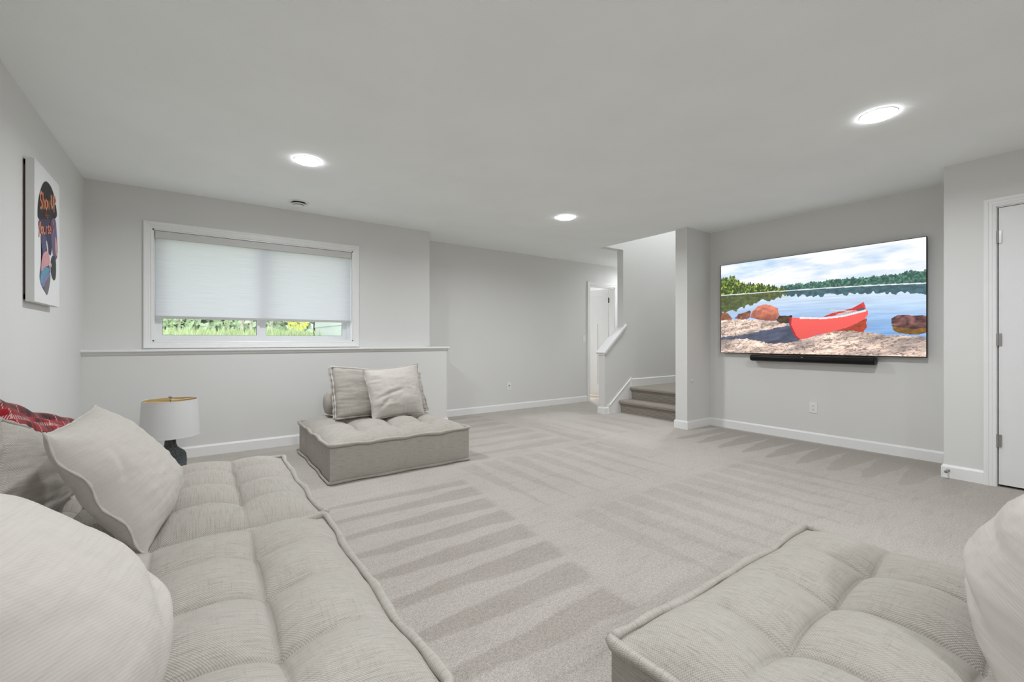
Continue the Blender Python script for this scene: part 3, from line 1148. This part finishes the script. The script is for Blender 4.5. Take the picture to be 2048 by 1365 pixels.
v, f = lathe([(0, 0), (.011, 0), (.011, .006), (.005, .008), (.005, .058), (0, .058)], (0, 0, 0), 16)
m.add([(XD - .014 - p[2], .818 + p[0], .060 + p[1]) for p in v], f)
m.build('stem', M['nickel'], ds, smooth=True, sharp=40)
m = MB()
v, f = lathe([(0, .056), (.010, .057), (.0115, .064), (.0115, .074), (.008, .078), (0, .079)], (0, 0, 0), 16)
m.add([(XD - .014 - p[2], .818 + p[0], .060 + p[1]) for p in v], f)
m.build('tip', M['nickel'], ds, smooth=True, sharp=40)

# ------------------------------------------------------------------ canvas on the left wall
AX0, AX1 = XL + .006, -.740
AY0, AY1, AZ0, AZ1 = 3.520, 4.052, 1.290, 2.087
ar = empty('canvas_print', ((AX0 + AX1) / 2, (AY0 + AY1) / 2, AZ0))
tag(ar, 'white canvas print of a head in profile with orange lettering, on the left wall', 'wall art')
MB().rbox(AX0 + .004, AX1, AY0, AY1, AZ0, AZ1, .002).build('canvas', plain('white_canvas', (0.74, 0.745, 0.74, 1), .8, var=.01, bump=.1, bscale=900), ar)
ring_m = MB()
for (a, c_, e, g) in ((AY0 + .012, AY1 - .012, AZ0 + .012, AZ0 + .04), (AY0 + .012, AY1 - .012, AZ1 - .04, AZ1 - .012), (AY0 + .012, AY0 + .04, AZ0 + .012, AZ1 - .012), (AY1 - .04, AY1 - .012, AZ0 + .012, AZ1 - .012)):
    ring_m.box(XL, AX0 + .005, a, c_, e, g)
ring_m.build('stretcher', plain('dark_stretcher_wood', (0.10, 0.05, 0.045, 1), .7), ar)
PIG = {}


def pig(rgb):
    if rgb not in PIG:
        PIG[rgb] = plain('print_ink_%d' % len(PIG), srgb(*rgb), .7, var=.10, vscale=22)
    return PIG[rgb]


AL = [0]


def smooth_poly(p, it=2):
    for _ in range(it):
        q = []
        for i in range(len(p)):
            a, b_ = np.array(p[i]), np.array(p[(i + 1) % len(p)])
            q += [tuple(a * .75 + b_ * .25), tuple(a * .25 + b_ * .75)]
        p = q
    return p


def ink(name, poly, rgb, smooth=True):
    AL[0] += 1
    x = AX1 + .0003 + .00012 * AL[0]
    p = smooth_poly(poly) if smooth else poly
    v = [(x, AY0 + (AY1 - AY0) * u, AZ1 - (AZ1 - AZ0) * w_) for (u, w_) in p]
    bm = bmesh.new()
    bv = [bm.verts.new(q) for q in v]
    try:
        bm.faces.new(bv)
    except ValueError:
        pass
    bmesh.ops.triangulate(bm, faces=bm.faces[:])
    bm.verts.index_update()
    mk(name, [q.co[:] for q in bm.verts], [[q.index for q in ff.verts] for ff in bm.faces], pig(rgb), ar)
    bm.free()


ink('hair_shape', [(.34, .100), (.446, .075), (.60, .078), (.72, .109), (.80, .162), (.875, .235), (.885, .275), (.767, .315), (.64, .345), (.10, .43), (.095, .333), (.124, .26), (.20, .19), (.26, .14)], (36, 30, 32))
ink('shoulder_hair_shape', [(.10, .41), (.64, .33), (.70, .388), (.70, .46), (.66, .56), (.60, .63), (.50, .60), (.388, .50), (.226, .515), (.13, .47)], (58, 54, 78))
ink('face_shape', [(.62, .334), (.821, .292), (.870, .41), (.885, .45), (.92, .561), (.890, .575), (.900, .60), (.80, .64), (.70, .63), (.62, .47)], (104, 92, 128))
ink('cheek_shape', [(.794, .44), (.86, .455), (.912, .565), (.86, .605), (.79, .560)], (196, 150, 142))
ink('jaw_shape', [(.64, .61), (.83, .60), (.84, .764), (.76, .805), (.64, .785), (.58, .70)], (56, 56, 54))
ink('neck_shape', [(.17, .50), (.29, .637), (.20, .734), (.15, .851), (.46, .940), (.60, .800), (.575, .72), (.50, .672), (.55, .59), (.40, .483)], (84, 80, 112))
ink('neck_pink_shape', [(.310, .626), (.485, .592), (.575, .650), (.545, .700), (.345, .728), (.22, .790), (.235, .690)], (206, 150, 156))
ink('teal_shape', [(.20, .790), (.36, .720), (.575, .724), (.50, .760), (.30, .850), (.19, .862)], (96, 148, 168))
ink('violet_shape', [(.20, .850), (.34, .800), (.575, .740), (.590, .770), (.40, .850), (.30, .890)], (120, 128, 172))
ink('grey_shape', [(.30, .868), (.56, .770), (.596, .800), (.47, .935), (.40, .925)], (112, 108, 110))
ink('white_fleck_shape', [(.40, .52), (.45, .53), (.50, .60), (.46, .62)], (206, 208, 210))
ink('white_fleck_shape', [(.575, .665), (.64, .690), (.60, .715)], (210, 214, 214))

# brush lettering: strokes in a unit letter box (x right, y down)
GLY = {
    'S': [[(.9, .1), (.5, 0), (.12, .15), (.2, .42), (.75, .6), (.85, .85), (.45, 1), (.05, .9)]],
    'h': [[(.12, 0), (.12, 1)], [(.12, .6), (.5, .42), (.85, .55), (.85, 1)]],
    'o': [[(.5, .38), (.15, .5), (.1, .85), (.5, 1), (.88, .82), (.82, .5), (.5, .38)]],
    'w': [[(.0, .4), (.22, 1), (.5, .55), (.78, 1), (1, .4)]],
    'U': [[(.1, 0), (.12, .75), (.45, 1), (.82, .8), (.88, 0)]],
    'p': [[(.15, .1), (.15, 1.25)], [(.15, .2), (.6, .08), (.9, .35), (.6, .62), (.15, .6)]],
    'f': [[(.9, .08), (.55, .02), (.4, .3), (.4, 1)], [(.1, .45), (.8, .4)]],
    'r': [[(.2, .4), (.2, 1)], [(.2, .6), (.5, .42), (.85, .45)]],
    'y': [[(.1, 0), (.45, .55)], [(.95, 0), (.2, 1.25)]],
    'u': [[(.1, .4), (.15, .85), (.5, 1), (.85, .8), (.88, .4)], [(.88, .4), (.9, 1)]],
    's': [[(.85, .45), (.4, .38), (.15, .55), (.75, .78), (.7, .97), (.1, .95)]],
    'e': [[(.15, .68), (.85, .66), (.6, .40), (.2, .5), (.15, .85), (.5, 1), (.9, .9)]],
    'l': [[(.5, 0), (.5, 1)]],
}


def word(txt, u0, v0, wl, hl, rgb, gap=1.12, wt=.020, shear=-.13):
    """each letter a flat brush-stroke mesh on the canvas"""
    AL[0] += 1
    x = AX1 + .0003 + .00012 * AL[0]
    for k, ch in enumerate(txt):
        vv, ff = [], []
        for stroke in GLY[ch]:
            P = []
            for (a, b_) in stroke:
                uu = u0 + (k * gap + a) * wl
                P.append((uu, v0 + b_ * hl + shear * (uu - u0)))
            P = np.array(P)
            Q = np.stack([AY0 + (AY1 - AY0) * P[:, 0], AZ1 - (AZ1 - AZ0) * P[:, 1]], 1)
            T = np.gradient(Q, axis=0)
            T /= np.linalg.norm(T, axis=1)[:, None] + 1e-9
            Nn = np.stack([-T[:, 1], T[:, 0]], 1)
            hw = wt * (AY1 - AY0) * np.linspace(1.15, .75, len(Q))[:, None]
            o = len(vv)
            for a, b_ in zip(Q + Nn * hw / 2, Q - Nn * hw / 2):
                vv += [(x, a[0], a[1]), (x, b_[0], b_[1])]
            ff += [(o + 2 * i, o + 2 * i + 1, o + 2 * i + 3, o + 2 * i + 2) for i in range(len(Q) - 1)]
        mk('letter', vv, ff, pig(rgb), ar)


word('Show', .17, .205, .090, .120, (208, 128, 92), wt=.032)
word('Up', .60, .150, .105, .105, (214, 150, 116), wt=.032)
word('for', .36, .325, .055, .038, (150, 84, 60), wt=.016)
word('your', .12, .425, .078, .090, (206, 134, 112), wt=.030)
word('self', .47, .375, .060, .090, (206, 134, 112), wt=.026)

# ------------------------------------------------------------------ table lamp on the floor
LX, LY = -0.183, 4.42
lp = empty('table_lamp', (LX, LY, 0))
tag(lp, 'lamp with white drum shade and dark rough stone base behind the left sofa', 'lamp')
v, f = lathe([(0.0005, 0), (.092, 0), (.098, .006), (.104, .06), (.106, .12), (.102, .165), (.090, .188), (.068, .205), (.048, .224), (.039, .246), (.036, .275), (.037, .300), (.0005, .300)], (LX, LY, 0), 44)
mk('lamp_base', v, f, M['stone'], lp, smooth=True, sharp=60)
zt, zb = .602, .318
so = lathe([(.194, zb), (.178, zt)], (LX, LY, 0), 56)
uvs = [(2 * PI * .18 * (i // 2) / 56, .28 * (i % 2)) for i in range(112)]
sh = mk('lamp_shade', so[0], so[1], M['shade_cloth'], lp, smooth=True, uv=uvs)
si = lathe([(.192, zb + .001), (.176, zt - .001)], (LX, LY, 0), 56)
mk('shade_lining', si[0], [q[::-1] for q in si[1]], M['gold'], sh, smooth=True)
for (r, z) in ((.193, zb), (.177, zt)):
    v, f = tube([(LX + r * math.cos(2 * PI * k / 56), LY + r * math.sin(2 * PI * k / 56), z) for k in range(56)], .0022, 6, True)
    mk('shade_rim', v, f, M['shade_cloth'], sh, smooth=True, uv=[(0, 0)] * len(v))
sp_ = MB()
for k in range(3):
    a = 2 * PI * k / 3 + .4
    sp_.add(*tube([(LX, LY, zt - .004), (LX + .176 * math.cos(a), LY + .176 * math.sin(a), zt - .004)], .0018, 6))
sp_.add(*tube([(LX, LY, .30), (LX, LY, zt + .004)], .004, 8))
sp_.build('spider', M['nickel'], lp)
v, f = lathe([(.0005, zt), (.008, zt), (.008, zt + .006), (.005, zt + .010), (.011, zt + .016), (.013, zt + .022), (.010, zt + .029), (.0005, zt + .031)], (LX, LY, 0), 20)
mk('finial', v, f, M['crystal'], lp, smooth=True, sharp=40)

# ------------------------------------------------------------------ sofa modules
L = 1.190
ZS = 0.280


def outline_pt(S, T):
    """plan shape: square with slightly waisted sides and pulled corners"""
    x = L / 2 * S * (1 - .014 * (1 - T ** 4)) + .005 * math.sin(T * 9 + S * 2) * abs(S) ** 10
    y = L / 2 * T * (1 - .014 * (1 - S ** 4)) + .005 * math.sin(S * 8.3 - T) * abs(T) ** 10
    return x, y


def seam_z(S, T):
    z = ZS
    for cc in (-.5, 0, .5):
        if abs(T) > .97:
            z -= .010 * math.exp(-((S - cc) / .09) ** 2)
        if abs(S) > .97:
            z -= .010 * math.exp(-((T - cc) / .09) ** 2)
    z += .008 * (abs(S) * abs(T)) ** 12
    return z


def make_module():
    root = empty('sofa_module', (0, 0, 0))
    N = 200
    g = np.linspace(-1, 1, N + 1)
    S, T = np.meshgrid(g, g)
    a, b_ = np.abs(S), np.abs(T)
    X = L / 2 * S * (1 - .014 * (1 - T ** 4)) + .005 * np.sin(T * 9 + S * 2) * a ** 10
    Y = L / 2 * T * (1 - .014 * (1 - S ** 4)) + .005 * np.sin(S * 8.3 - T) * b_ ** 10
    fx, fy = np.abs(np.sin(PI * 2 * (S + 1))), np.abs(np.sin(PI * 2 * (T + 1)))
    # outer half of the rim cells keeps its fullness out to the seam
    fx = np.where(a > .75, np.maximum(fx, np.sqrt(np.clip(1 - ((a - .75) / .25) ** 4, 0, 1))), fx)
    fy = np.where(b_ > .75, np.maximum(fy, np.sqrt(np.clip(1 - ((b_ - .75) / .25) ** 4, 0, 1))), fy)
    sm = lambda q, lo, hi: np.clip((q - lo) / (hi - lo), 0, 1) ** 2 * (3 - 2 * np.clip((q - lo) / (hi - lo), 0, 1))
    fx, fy = fx + (1 - fx) * .62 * sm(b_, .55, 1.0), fy + (1 - fy) * .62 * sm(a, .55, 1.0)
    dome = fx ** .50 * fy ** .50
    near = lambda q: np.min(np.stack([np.abs(q - c_) for c_ in (-.5, 0, .5)]), 0) * L / 2
    r = np.sqrt(near(S) ** 2 + near(T) ** 2)
    E = np.clip(1 - a ** 9, 0, 1) ** .9 * np.clip(1 - b_ ** 9, 0, 1) ** .9
    crown = .024 * (1 - a ** 2.5) * (1 - b_ ** 2.5)
    Z = ZS + E * (.022 + .056 * dome + crown - .030 * np.exp(-r / .045) - .005 * np.exp(-(np.minimum(near(S), near(T)) / .006) ** 2)) + (fbm(S * 5 + 9, T * 5 + 2, 3, 5) - .5) * .010 * E
    sz = np.vectorize(seam_z)(S, T)
    Z = np.where(E < .02, sz, Z - (ZS - sz) * (1 - E))
    v = np.stack([X.ravel(), Y.ravel(), Z.ravel()], 1)
    top = mk('tufted_top', v, grid_faces(N, N), M['linen'], root, smooth=True, uv=v[:, :2])
    # button-less tuft stitches
    for cs in (-.5, 0, .5):
        for ct in (-.5, 0, .5):
            i, j = int(round((cs + 1) / 2 * N)), int(round((ct + 1) / 2 * N))
            p = v[j * (N + 1) + i]
            q = lathe([(.0005, .003), (.005, .002), (.007, -.001), (.006, -.004)], p, 10)
            mk('tuft_stitch', q[0], q[1], M['linen'], top, smooth=True, uv=[(p_[0], p_[1]) for p_ in q[0]])
    # side band
    per = []
    K = 60
    for (s0, t0, s1, t1_) in ((-1, -1, 1, -1), (1, -1, 1, 1), (1, 1, -1, 1), (-1, 1, -1, -1)):
        for k in range(K):
            q = k / K
            per.append((s0 + (s1 - s0) * q, t0 + (t1_ - t0) * q))
    R = 12
    vv, uv = [], []
    npz = len(per)
    for jr in range(R + 1):
        w_ = jr / R
        for i, (s, t) in enumerate(per):
            x, y = outline_pt(s, t)
            nx, ny = (s if abs(s) > .999 else 0), (t if abs(t) > .999 else 0)
            along = t if abs(s) > .999 else s
            bul = .016 * math.sin(PI * w_) * (1 - abs(along) ** 6) - .004 * (1 - abs(along) ** 6)
            for cc in (-.5, 0, .5):
                bul -= .0055 * math.exp(-((along - cc) / .012) ** 2) * math.sin(PI * w_) ** .3
            zt_ = seam_z(s, t)
            nl = math.hypot(nx, ny) or 1
            vv.append((x + nx / nl * bul, y + ny / nl * bul, .014 + (zt_ - .014) * w_))
            uv.append((i / K * L, .014 + (ZS - .014) * w_))
    ff = [(jr * npz + i, jr * npz + (i + 1) % npz, (jr + 1) * npz + (i + 1) % npz, (jr + 1) * npz + i) for jr in range(R) for i in range(npz)]
    ff.append(tuple(range(npz - 1, -1, -1)))
    mk('side_band', vv, ff, M['linen'], root, smooth=True, uv=uv, sharp=50)
    for nm, zf, rr, out in (('top_piping', lambda s, t: seam_z(s, t) + .008, .0140, .006), ('bottom_piping', lambda s, t: .0130, .0110, .006)):
        P = []
        rad = []
        for i, (s, t) in enumerate(per):
            x, y = outline_pt(s, t)
            cr = (abs(s) * abs(t)) ** 7
            P.append((x * (1 + (out + .006 * cr) / (L / 2)), y * (1 + (out + .006 * cr) / (L / 2)), zf(s, t) + .0012 * math.sin(i * 1.7)))
            rad.append(rr * (1 + .10 * math.sin(i * .9) + .16 * math.sin(i * .31 + 1)))
        P = np.array(P)
        for _ in range(3):
            P = (np.roll(P, 1, 0) + 2 * P + np.roll(P, -1, 0)) / 4
        q = tube(P, np.array(rad), 8, True)
        n8 = len(P)
        mk(nm, q[0], q[1], M['linen'], root, smooth=True, uv=[(.02 * (k % 8) / 8, L * (k // 8) / K) for k in range(n8 * 8)])
    return root


mod = make_module()
GM = 'tufted sofa modules'
mods = [
    ((0.460 - L / 2, 0.887 + L / 2), 0, 'tufted beige sofa module nearest the camera, under the large foreground pillow'),
    ((0.460 - L / 2, 2.105 + L / 2), PI / 2, 'tufted beige sofa module beside the lamp, behind the foreground module'),
    ((0.785 + L / 2, 3.432 + L / 2), PI, 'free-standing tufted beige sofa module under the window ledge, carrying two cushions'),
    ((0.878 + L / 2, 0.785 - L / 2), -PI / 2, 'tufted beige sofa module at the lower right corner of the view'),
]
for i, (p, rz, lab) in enumerate(mods):
    o = mod if i == 0 else copy_tree(mod)
    o.location = (p[0], p[1], 0)
    o.rotation_euler = (0, 0, rz)
    tag(o, lab, 'sofa', GM)


# ------------------------------------------------------------------ cushions and pillows
def pillow(name, bl, br, tl, tr, tf, tb, mat, label, cat='pillow', pinch=.05, wr=.012, seed=1, sag=.18, pw=2.4, q=.55, pipe=.0045, pmat=None, folds=(), box=0.0, wave=.006, N=64):
    """soft cushion on four corner points; tf / tb = front / back half thickness; folds = (s, t, angle, length, width, depth)"""
    BL, BR, TL, TR = [np.array(p, float) for p in (bl, br, tl, tr)]
    g = np.linspace(-1, 1, N + 1)
    S, T = np.meshgrid(g, g)
    Sp = S * (1 - pinch * (1 - T ** 2))
    Tp = T * (1 - pinch * (1 - S ** 2))
    a, b_ = (Sp + 1) / 2, (Tp + 1) / 2
    mid = ((1 - a) * (1 - b_))[..., None] * BL + (a * (1 - b_))[..., None] * BR + ((1 - a) * b_)[..., None] * TL + (a * b_)[..., None] * TR
    u = (BR - BL + TR - TL)
    vv_ = (TL - BL + TR - BR)
    wd_, hd = np.linalg.norm(u) / 2, np.linalg.norm(vv_) / 2
    n = np.cross(u, vv_)
    n /= np.linalg.norm(n)
    un = u / np.linalg.norm(u)
    vn = vv_ / np.linalg.norm(vv_)
    F = (np.clip(1 - np.abs(S) ** pw, 0, 1) * np.clip(1 - np.abs(T) ** pw, 0, 1)) ** q
    F = F * (1 - sag * T)
    verts, uvs, faces = [], [], []
    rim = wave * np.sin(S * 7.1 + seed) * np.abs(T) ** 8 + wave * np.sin(T * 8.3 + seed * 2) * np.abs(S) ** 8
    for side, th in ((1, tf), (-1, tb)):
        W = (fbm(S * 2.2 + seed * 3.1 + side, T * 5.5 + seed, 3, seed + side * 5) - .5) * 2 * wr
        W = W + (fbm(S * 7 + seed, T * 3 + seed * 2.7, 3, seed + 40) - .5) * wr * .8
        h = F * th + W * np.clip(F * 2.2, 0, 1)
        # gathers where the cloth meets the seam
        h = h + .004 * np.sin(T * 40 + seed) * np.exp(-(1 - np.abs(S)) / .12) * F + .004 * np.sin(S * 38 + seed) * np.exp(-(1 - np.abs(T)) / .12) * F
        if side == 1:
            for (fs, ft, an_, ln_, wd2, dp) in folds:
                ca2, sa2 = math.cos(an_), math.sin(an_)
                p1 = (S - fs) * ca2 + (T - ft) * sa2
                p2 = -(S - fs) * sa2 + (T - ft) * ca2 + .10 * p1 ** 2
                h = h - dp * np.exp(-(p2 / wd2) ** 2) * np.exp(-(p1 / ln_) ** 4) + dp * .6 * np.exp(-((p2 - 2 * wd2) / (1.6 * wd2)) ** 2) * np.exp(-(p1 / ln_) ** 4)
        if box:
            h = h + box * np.clip(1 - np.maximum(np.abs(S), np.abs(T)) ** 40, 0, 1)
        P = mid + n * (side * h + rim)[..., None]
        off = len(verts)
        verts += P.reshape(-1, 3).tolist()
        uvs += np.stack([(S * wd_ / 2 + side * 2).ravel(), (T * hd / 2).ravel()], 1).tolist()
        faces += grid_faces(N, N, off, flip=(side < 0))
    o = mk(name, verts, faces, mat, smooth=True, uv=uvs)
    tag(o, label, cat)
    idx = [i for i in range(N)] + [j * (N + 1) + N for j in range(N)] + [N * (N + 1) + N - i for i in range(N)] + [(N - j) * (N + 1) for j in range(N)]
    offs = [0.0] if not box else [box, -box]
    for bo in offs:
        C = mid + n * rim[..., None]
        C = C.reshape(-1, 3)
        ctr = C.mean(0)
        P = []
        for k_ in idx:
            d = C[k_] - ctr
            P.append(C[k_] + d / np.linalg.norm(d) * pipe * .5 + n * bo)
        rad = pipe * (1 + .25 * np.sin(np.arange(len(P)) * .8 + seed))
        t_ = tube(P, rad, 6, True)
        mk('piping', t_[0], t_[1], pmat or mat, o, smooth=True, uv=[(.01 * (k_ % 6), .01 * (k_ // 6)) for k_ in range(len(t_[0]))])
    return o


# left sofa
pillow('throw_pillow', (-.150, 1.985, .330), (-.085, 2.540, .372), (-.405, 1.955, .775), (-.350, 2.490, .800), .135, .095, M['linen_soft'],
       'plump smooth linen pillow leaning on the left sofa in front of the plaid blanket', seed=3, wr=.007, pinch=.065, pmat=M['linen_pale'], sag=.22, wave=.010, pw=2.6, N=80,
       folds=[(-.75, .2, 1.2, .25, .05, .008)])
pillow('throw_pillow', (-.140, .800, .345), (-.095, 1.260, .365), (-.475, .790, .870), (-.425, 1.240, .835), .186, .105, M['linen_soft'],
       'very large soft linen pillow in the lower left foreground', seed=8, wr=.006, pinch=.045, pmat=M['linen_pale'], sag=.22, N=88,
       folds=[(.1, -.45, .5, .6, .10, .010), (.2, -.70, .45, .6, .09, .009)])
pillow('back_cushion', (-.565, 2.050, .372), (-.470, 2.800, .372), (-.580, 2.370, .788), (-.500, 2.930, .585), .095, .060, M['linen_back'],
       'coarse woven back cushion leaning between the two smooth left pillows', 'cushion', seed=5, wr=.010, pmat=M['linen_back'], pipe=.008)
pillow('back_cushion', (-.600, .990, .360), (-.600, 1.900, .360), (-.690, .990, .780), (-.690, 1.900, .780), .085, .060, M['linen_back'],
       'woven back cushion behind the large foreground pillow against the left wall', 'cushion', seed=6, wr=.008, pmat=M['linen_back'], pipe=.008)

# far module
bo_ = []
prof = [(.0005, 0), (.05, .002), (.095, .014), (.112, .045), (.116, .10), (.116, .80), (.112, .855), (.095, .886), (.05, .898), (.0005, .90)]
v, f = lathe(prof, (0, 0, 0), 32)
uvb = [((i // len(prof)) / 32 * .73, prof[i % len(prof)][1]) for i in range(len(v))]
bol = mk('bolster', [(.965 + p[2], 4.420 + p[0], .478 + p[1]) for p in v], f, M['linen'], smooth=True, uv=uvb)
tag(bol, 'round linen bolster lying behind the cushions of the window module', 'cushion')
pillow('back_cushion', (.992, 4.105, .372), (1.880, 4.125, .372), (.972, 4.215, .828), (1.835, 4.235, .735), .050, .050, M['linen'],
       'woven boxed back cushion standing on the far module under the window', 'cushion', seed=12, wr=.007, pmat=M['linen_pale'], pipe=.008, pinch=.02, box=.028, pw=4.0, q=.5)
pillow('throw_pillow', (1.262, 3.900, .366), (1.770, 3.935, .368), (1.210, 4.035, .803), (1.752, 4.055, .845), .092, .060, M['linen_pale'],
       'pale smooth square pillow propped on the far module in front of the woven cushion', seed=15, wr=.007, pinch=.07, pmat=M['linen_pale'], sag=.20, wave=.008,
       folds=[(-.35, -.10, .28, .55, .08, .011), (-.55, -.42, .75, .30, .09, .010)])

# right module
pillow('throw_pillow', (1.830, .105, .350), (1.280, .125, .350), (1.840, -.065, .800), (1.300, -.045, .800), .178, .100, M['linen_soft'],
       'soft linen pillow cut by the right edge of the view', seed=21, wr=.008, pinch=.045, pmat=M['linen_pale'], sag=.18, N=80,
       folds=[(.45, .05, -.2, .25, .10, .012), (.4, -.45, -.3, .5, .09, .010)])

# ------------------------------------------------------------------ plaid blanket
A = np.array([-.690, 2.560, .868])
B = np.array([-.560, 3.350, .640])
prof = [(-.050, -.46), (-.055, -.20), (-.050, -.05), (-.036, -.010), (-.014, .002), (.006, -.006), (.018, -.024), (.022, -.046), (.027, -.050), (.040, -.046), (.052, -.058), (.057, -.080), (.061, -.086), (.074, -.084), (.085, -.100), (.092, -.14), (.094, -.25), (.096, -.46)]
pr = np.array(prof)
for _ in range(2):
    pr = np.concatenate([[pr[0]]] + [np.stack([pr[i] * .75 + pr[i + 1] * .25, pr[i] * .25 + pr[i + 1] * .75]) for i in range(len(pr) - 1)] + [[pr[-1]]])
al = np.concatenate([[0], np.cumsum(np.linalg.norm(np.diff(pr, axis=0), axis=1))])
d = (B - A)
dh = np.array([d[0], d[1], 0]) / np.hypot(d[0], d[1])
nh = np.array([dh[1], -dh[0], 0])
NS = 48
v, uv, f = [], [], []
for i in range(NS + 1):
    q = i / NS
    c_ = A + d * q
    endr = min(1.0, .35 + 6 * q) if q < .12 else 1.0
    for (a, z), s in zip(pr, al):
        wv_ = .006 * math.sin(q * 9 + a * 30) + .004 * math.sin(q * 21 + z * 40)
        zz = max(c_[2] + z * 1.0 - (1 - endr) * .05 + wv_ * .7, .352)
        p = c_ + nh * (a * endr + wv_)
        v.append((p[0], p[1], zz))
        uv.append((q * np.linalg.norm(d) + .02, s))
m_ = len(pr)
f = [(i * m_ + k, (i + 1) * m_ + k, (i + 1) * m_ + k + 1, i * m_ + k + 1) for i in range(NS) for k in range(m_ - 1)]
f += [tuple(range(m_)), tuple(NS * m_ + k for k in range(m_))[::-1]]
bk = mk('plaid_blanket', v, f, M['plaid'], smooth=True, uv=uv, sharp=80)
tag(bk, 'red black and white plaid blanket folded behind the left cushions', 'blanket')

# ------------------------------------------------------------------ outdoors
gv_ = []
for j in range(25):
    y = 5.8 + 34 * (j / 24) ** 1.6
    for i in range(33):
        x = -24 + 26.7 * i / 32
        z = .95 + max(0, y - 8) * .030 + .05 * math.sin(x * .7 + y * .4)
        gv_.append((x, y, z if y > 6.6 else .93))
gd = mk('ground', gv_, grid_faces(32, 24), M['leaf_grass'])
struct(gd)
# tall grass, one object
k_ = 3000
bx = rng.uniform(-1.6, 2.3, k_)
by = rng.uniform(10.5, 14.0, k_)
v, f = [], []
for i in range(k_):
    z0 = .93 + max(0, by[i] - 8) * .030
    hh = rng.uniform(.12, .36)
    a = rng.uniform(0, PI)
    w2 = rng.uniform(.012, .03)
    lx, ly = rng.uniform(-.15, .15, 2)
    c_, s_ = math.cos(a) * w2, math.sin(a) * w2
    o = len(v)
    v += [(bx[i] - c_, by[i] - s_, z0), (bx[i] + c_, by[i] + s_, z0), (bx[i] + lx, by[i] + ly, z0 + hh)]
    f.append((o, o + 1, o + 2))
tg = mk('tall_grass', v, f, M['leaf_grass'])
tag(tg, 'tall pale green meadow grass seen under the blind', 'grass', kind='stuff')


def leaf_cloud(c_, n_, smin, smax):
    a = rng.normal(size=(n_, 3))
    a /= np.linalg.norm(a, axis=1)[:, None]
    b2 = np.cross(a, rng.normal(size=(n_, 3)))
    b2 /= np.linalg.norm(b2, axis=1)[:, None]
    s_ = rng.uniform(smin, smax, n_)[:, None]
    vv = np.stack([c_ - a * s_, c_ + b2 * s_ * .5, c_ + a * s_, c_ - b2 * s_ * .5], 1).reshape(-1, 3)
    return vv, [(4 * i, 4 * i + 1, 4 * i + 2, 4 * i + 3) for i in range(n_)]


# far woodland, uncountable
n_ = 15000
cw = np.stack([rng.uniform(-6, 7, n_), rng.uniform(24, 27, n_), 1.2 + 5.5 * rng.uniform(0, 1, n_)], 1)
v, f = leaf_cloud(cw, n_, .14, .32)
wl = mk('woodland', v, f, M['leaf_green'])
tag(wl, 'pale green woodland far behind the meadow outside the window', 'woodland', kind='stuff')


def shrub(x, y, r, hgt, mat, label, nleaf=1100, trunk=0.03):
    z0 = .93 + max(0, y - 8) * .030
    e = empty('leafy_tree', (x, y, z0))
    tag(e, label, 'tree', 'trees outside the window')
    d_ = rng.normal(size=(nleaf, 3))
    d_ /= np.linalg.norm(d_, axis=1)[:, None]
    rad = rng.uniform(.2, 1, nleaf) ** .6
    c_ = np.stack([x + d_[:, 0] * r * rad, y + d_[:, 1] * r * rad, z0 + hgt * .52 + d_[:, 2] * hgt * .5 * rad], 1)
    v, f = leaf_cloud(c_, nleaf, .03, .075)
    mk('foliage', v, f, mat, e)
    q = tube([(x, y, z0 - .1), (x + .05, y, z0 + hgt * .4), (x - .03, y + .04, z0 + hgt * .95)], np.array([trunk, trunk * .8, trunk * .3]), 7)
    mk('trunk', q[0], q[1], M['bark'], e)


shrub(-.45, 15.2, .62, 2.2, M['leaf_green'], 'pale green bush outside, at the left end of the left pane under the blind')
shrub(.75, 16.6, .50, 2.6, M['leaf_green'], 'pale green bush outside, near the middle of the left pane under the blind')
shrub(2.46, 14.6, .36, 1.7, M['leaf_yellow'], 'yellow-leaved shrub outside, beside the grey-green house wing in the right pane', 800)
for (x, y, lab) in ((.98, 14.4, 'left of two thin pale birch trunks outside the left pane'), (1.22, 14.7, 'right of two thin pale birch trunks outside the left pane'), (1.78, 15.0, 'thin pale birch trunk outside in the right pane, left of the yellow shrub')):
    z0 = .93 + (y - 8) * .03
    q = tube([(x, y, z0 - .1), (x + .05, y, z0 + 2), (x - .02, y, z0 + 4.5)], np.array([.040, .035, .02]), 8)
    tk = mk('birch_trunk', q[0], q[1], M['bark'])
    tag(tk, lab, 'tree', 'birch trunks outside the window')
# neighbouring wing with lap siding
hs = empty('side_wing', (2.9, 9.2, 0))
tag(hs, 'grey-green lap-sided house wing outside, seen at the right of the window', 'building')
MB().box(2.53, 3.4, 5.85, 12.6, .6, 4.2).build('wall_core', M['siding'], hs)
pk = None
for k in range(13):
    z = .66 + .25 * k
    if pk is None:
        pk = MB().prism([(2.53, z), (2.53, z + .262), (2.522, z + .262), (2.505, z)], 1, 5.85, 12.58).build('siding_plank', M['siding'], hs)
    else:
        c_ = pk.copy()
        COL.objects.link(c_)
        c_.location.z = .25 * k
MB().box(2.495, 2.56, 12.56, 12.66, .6, 4.2).build('corner_board', M['darkslot'], hs)
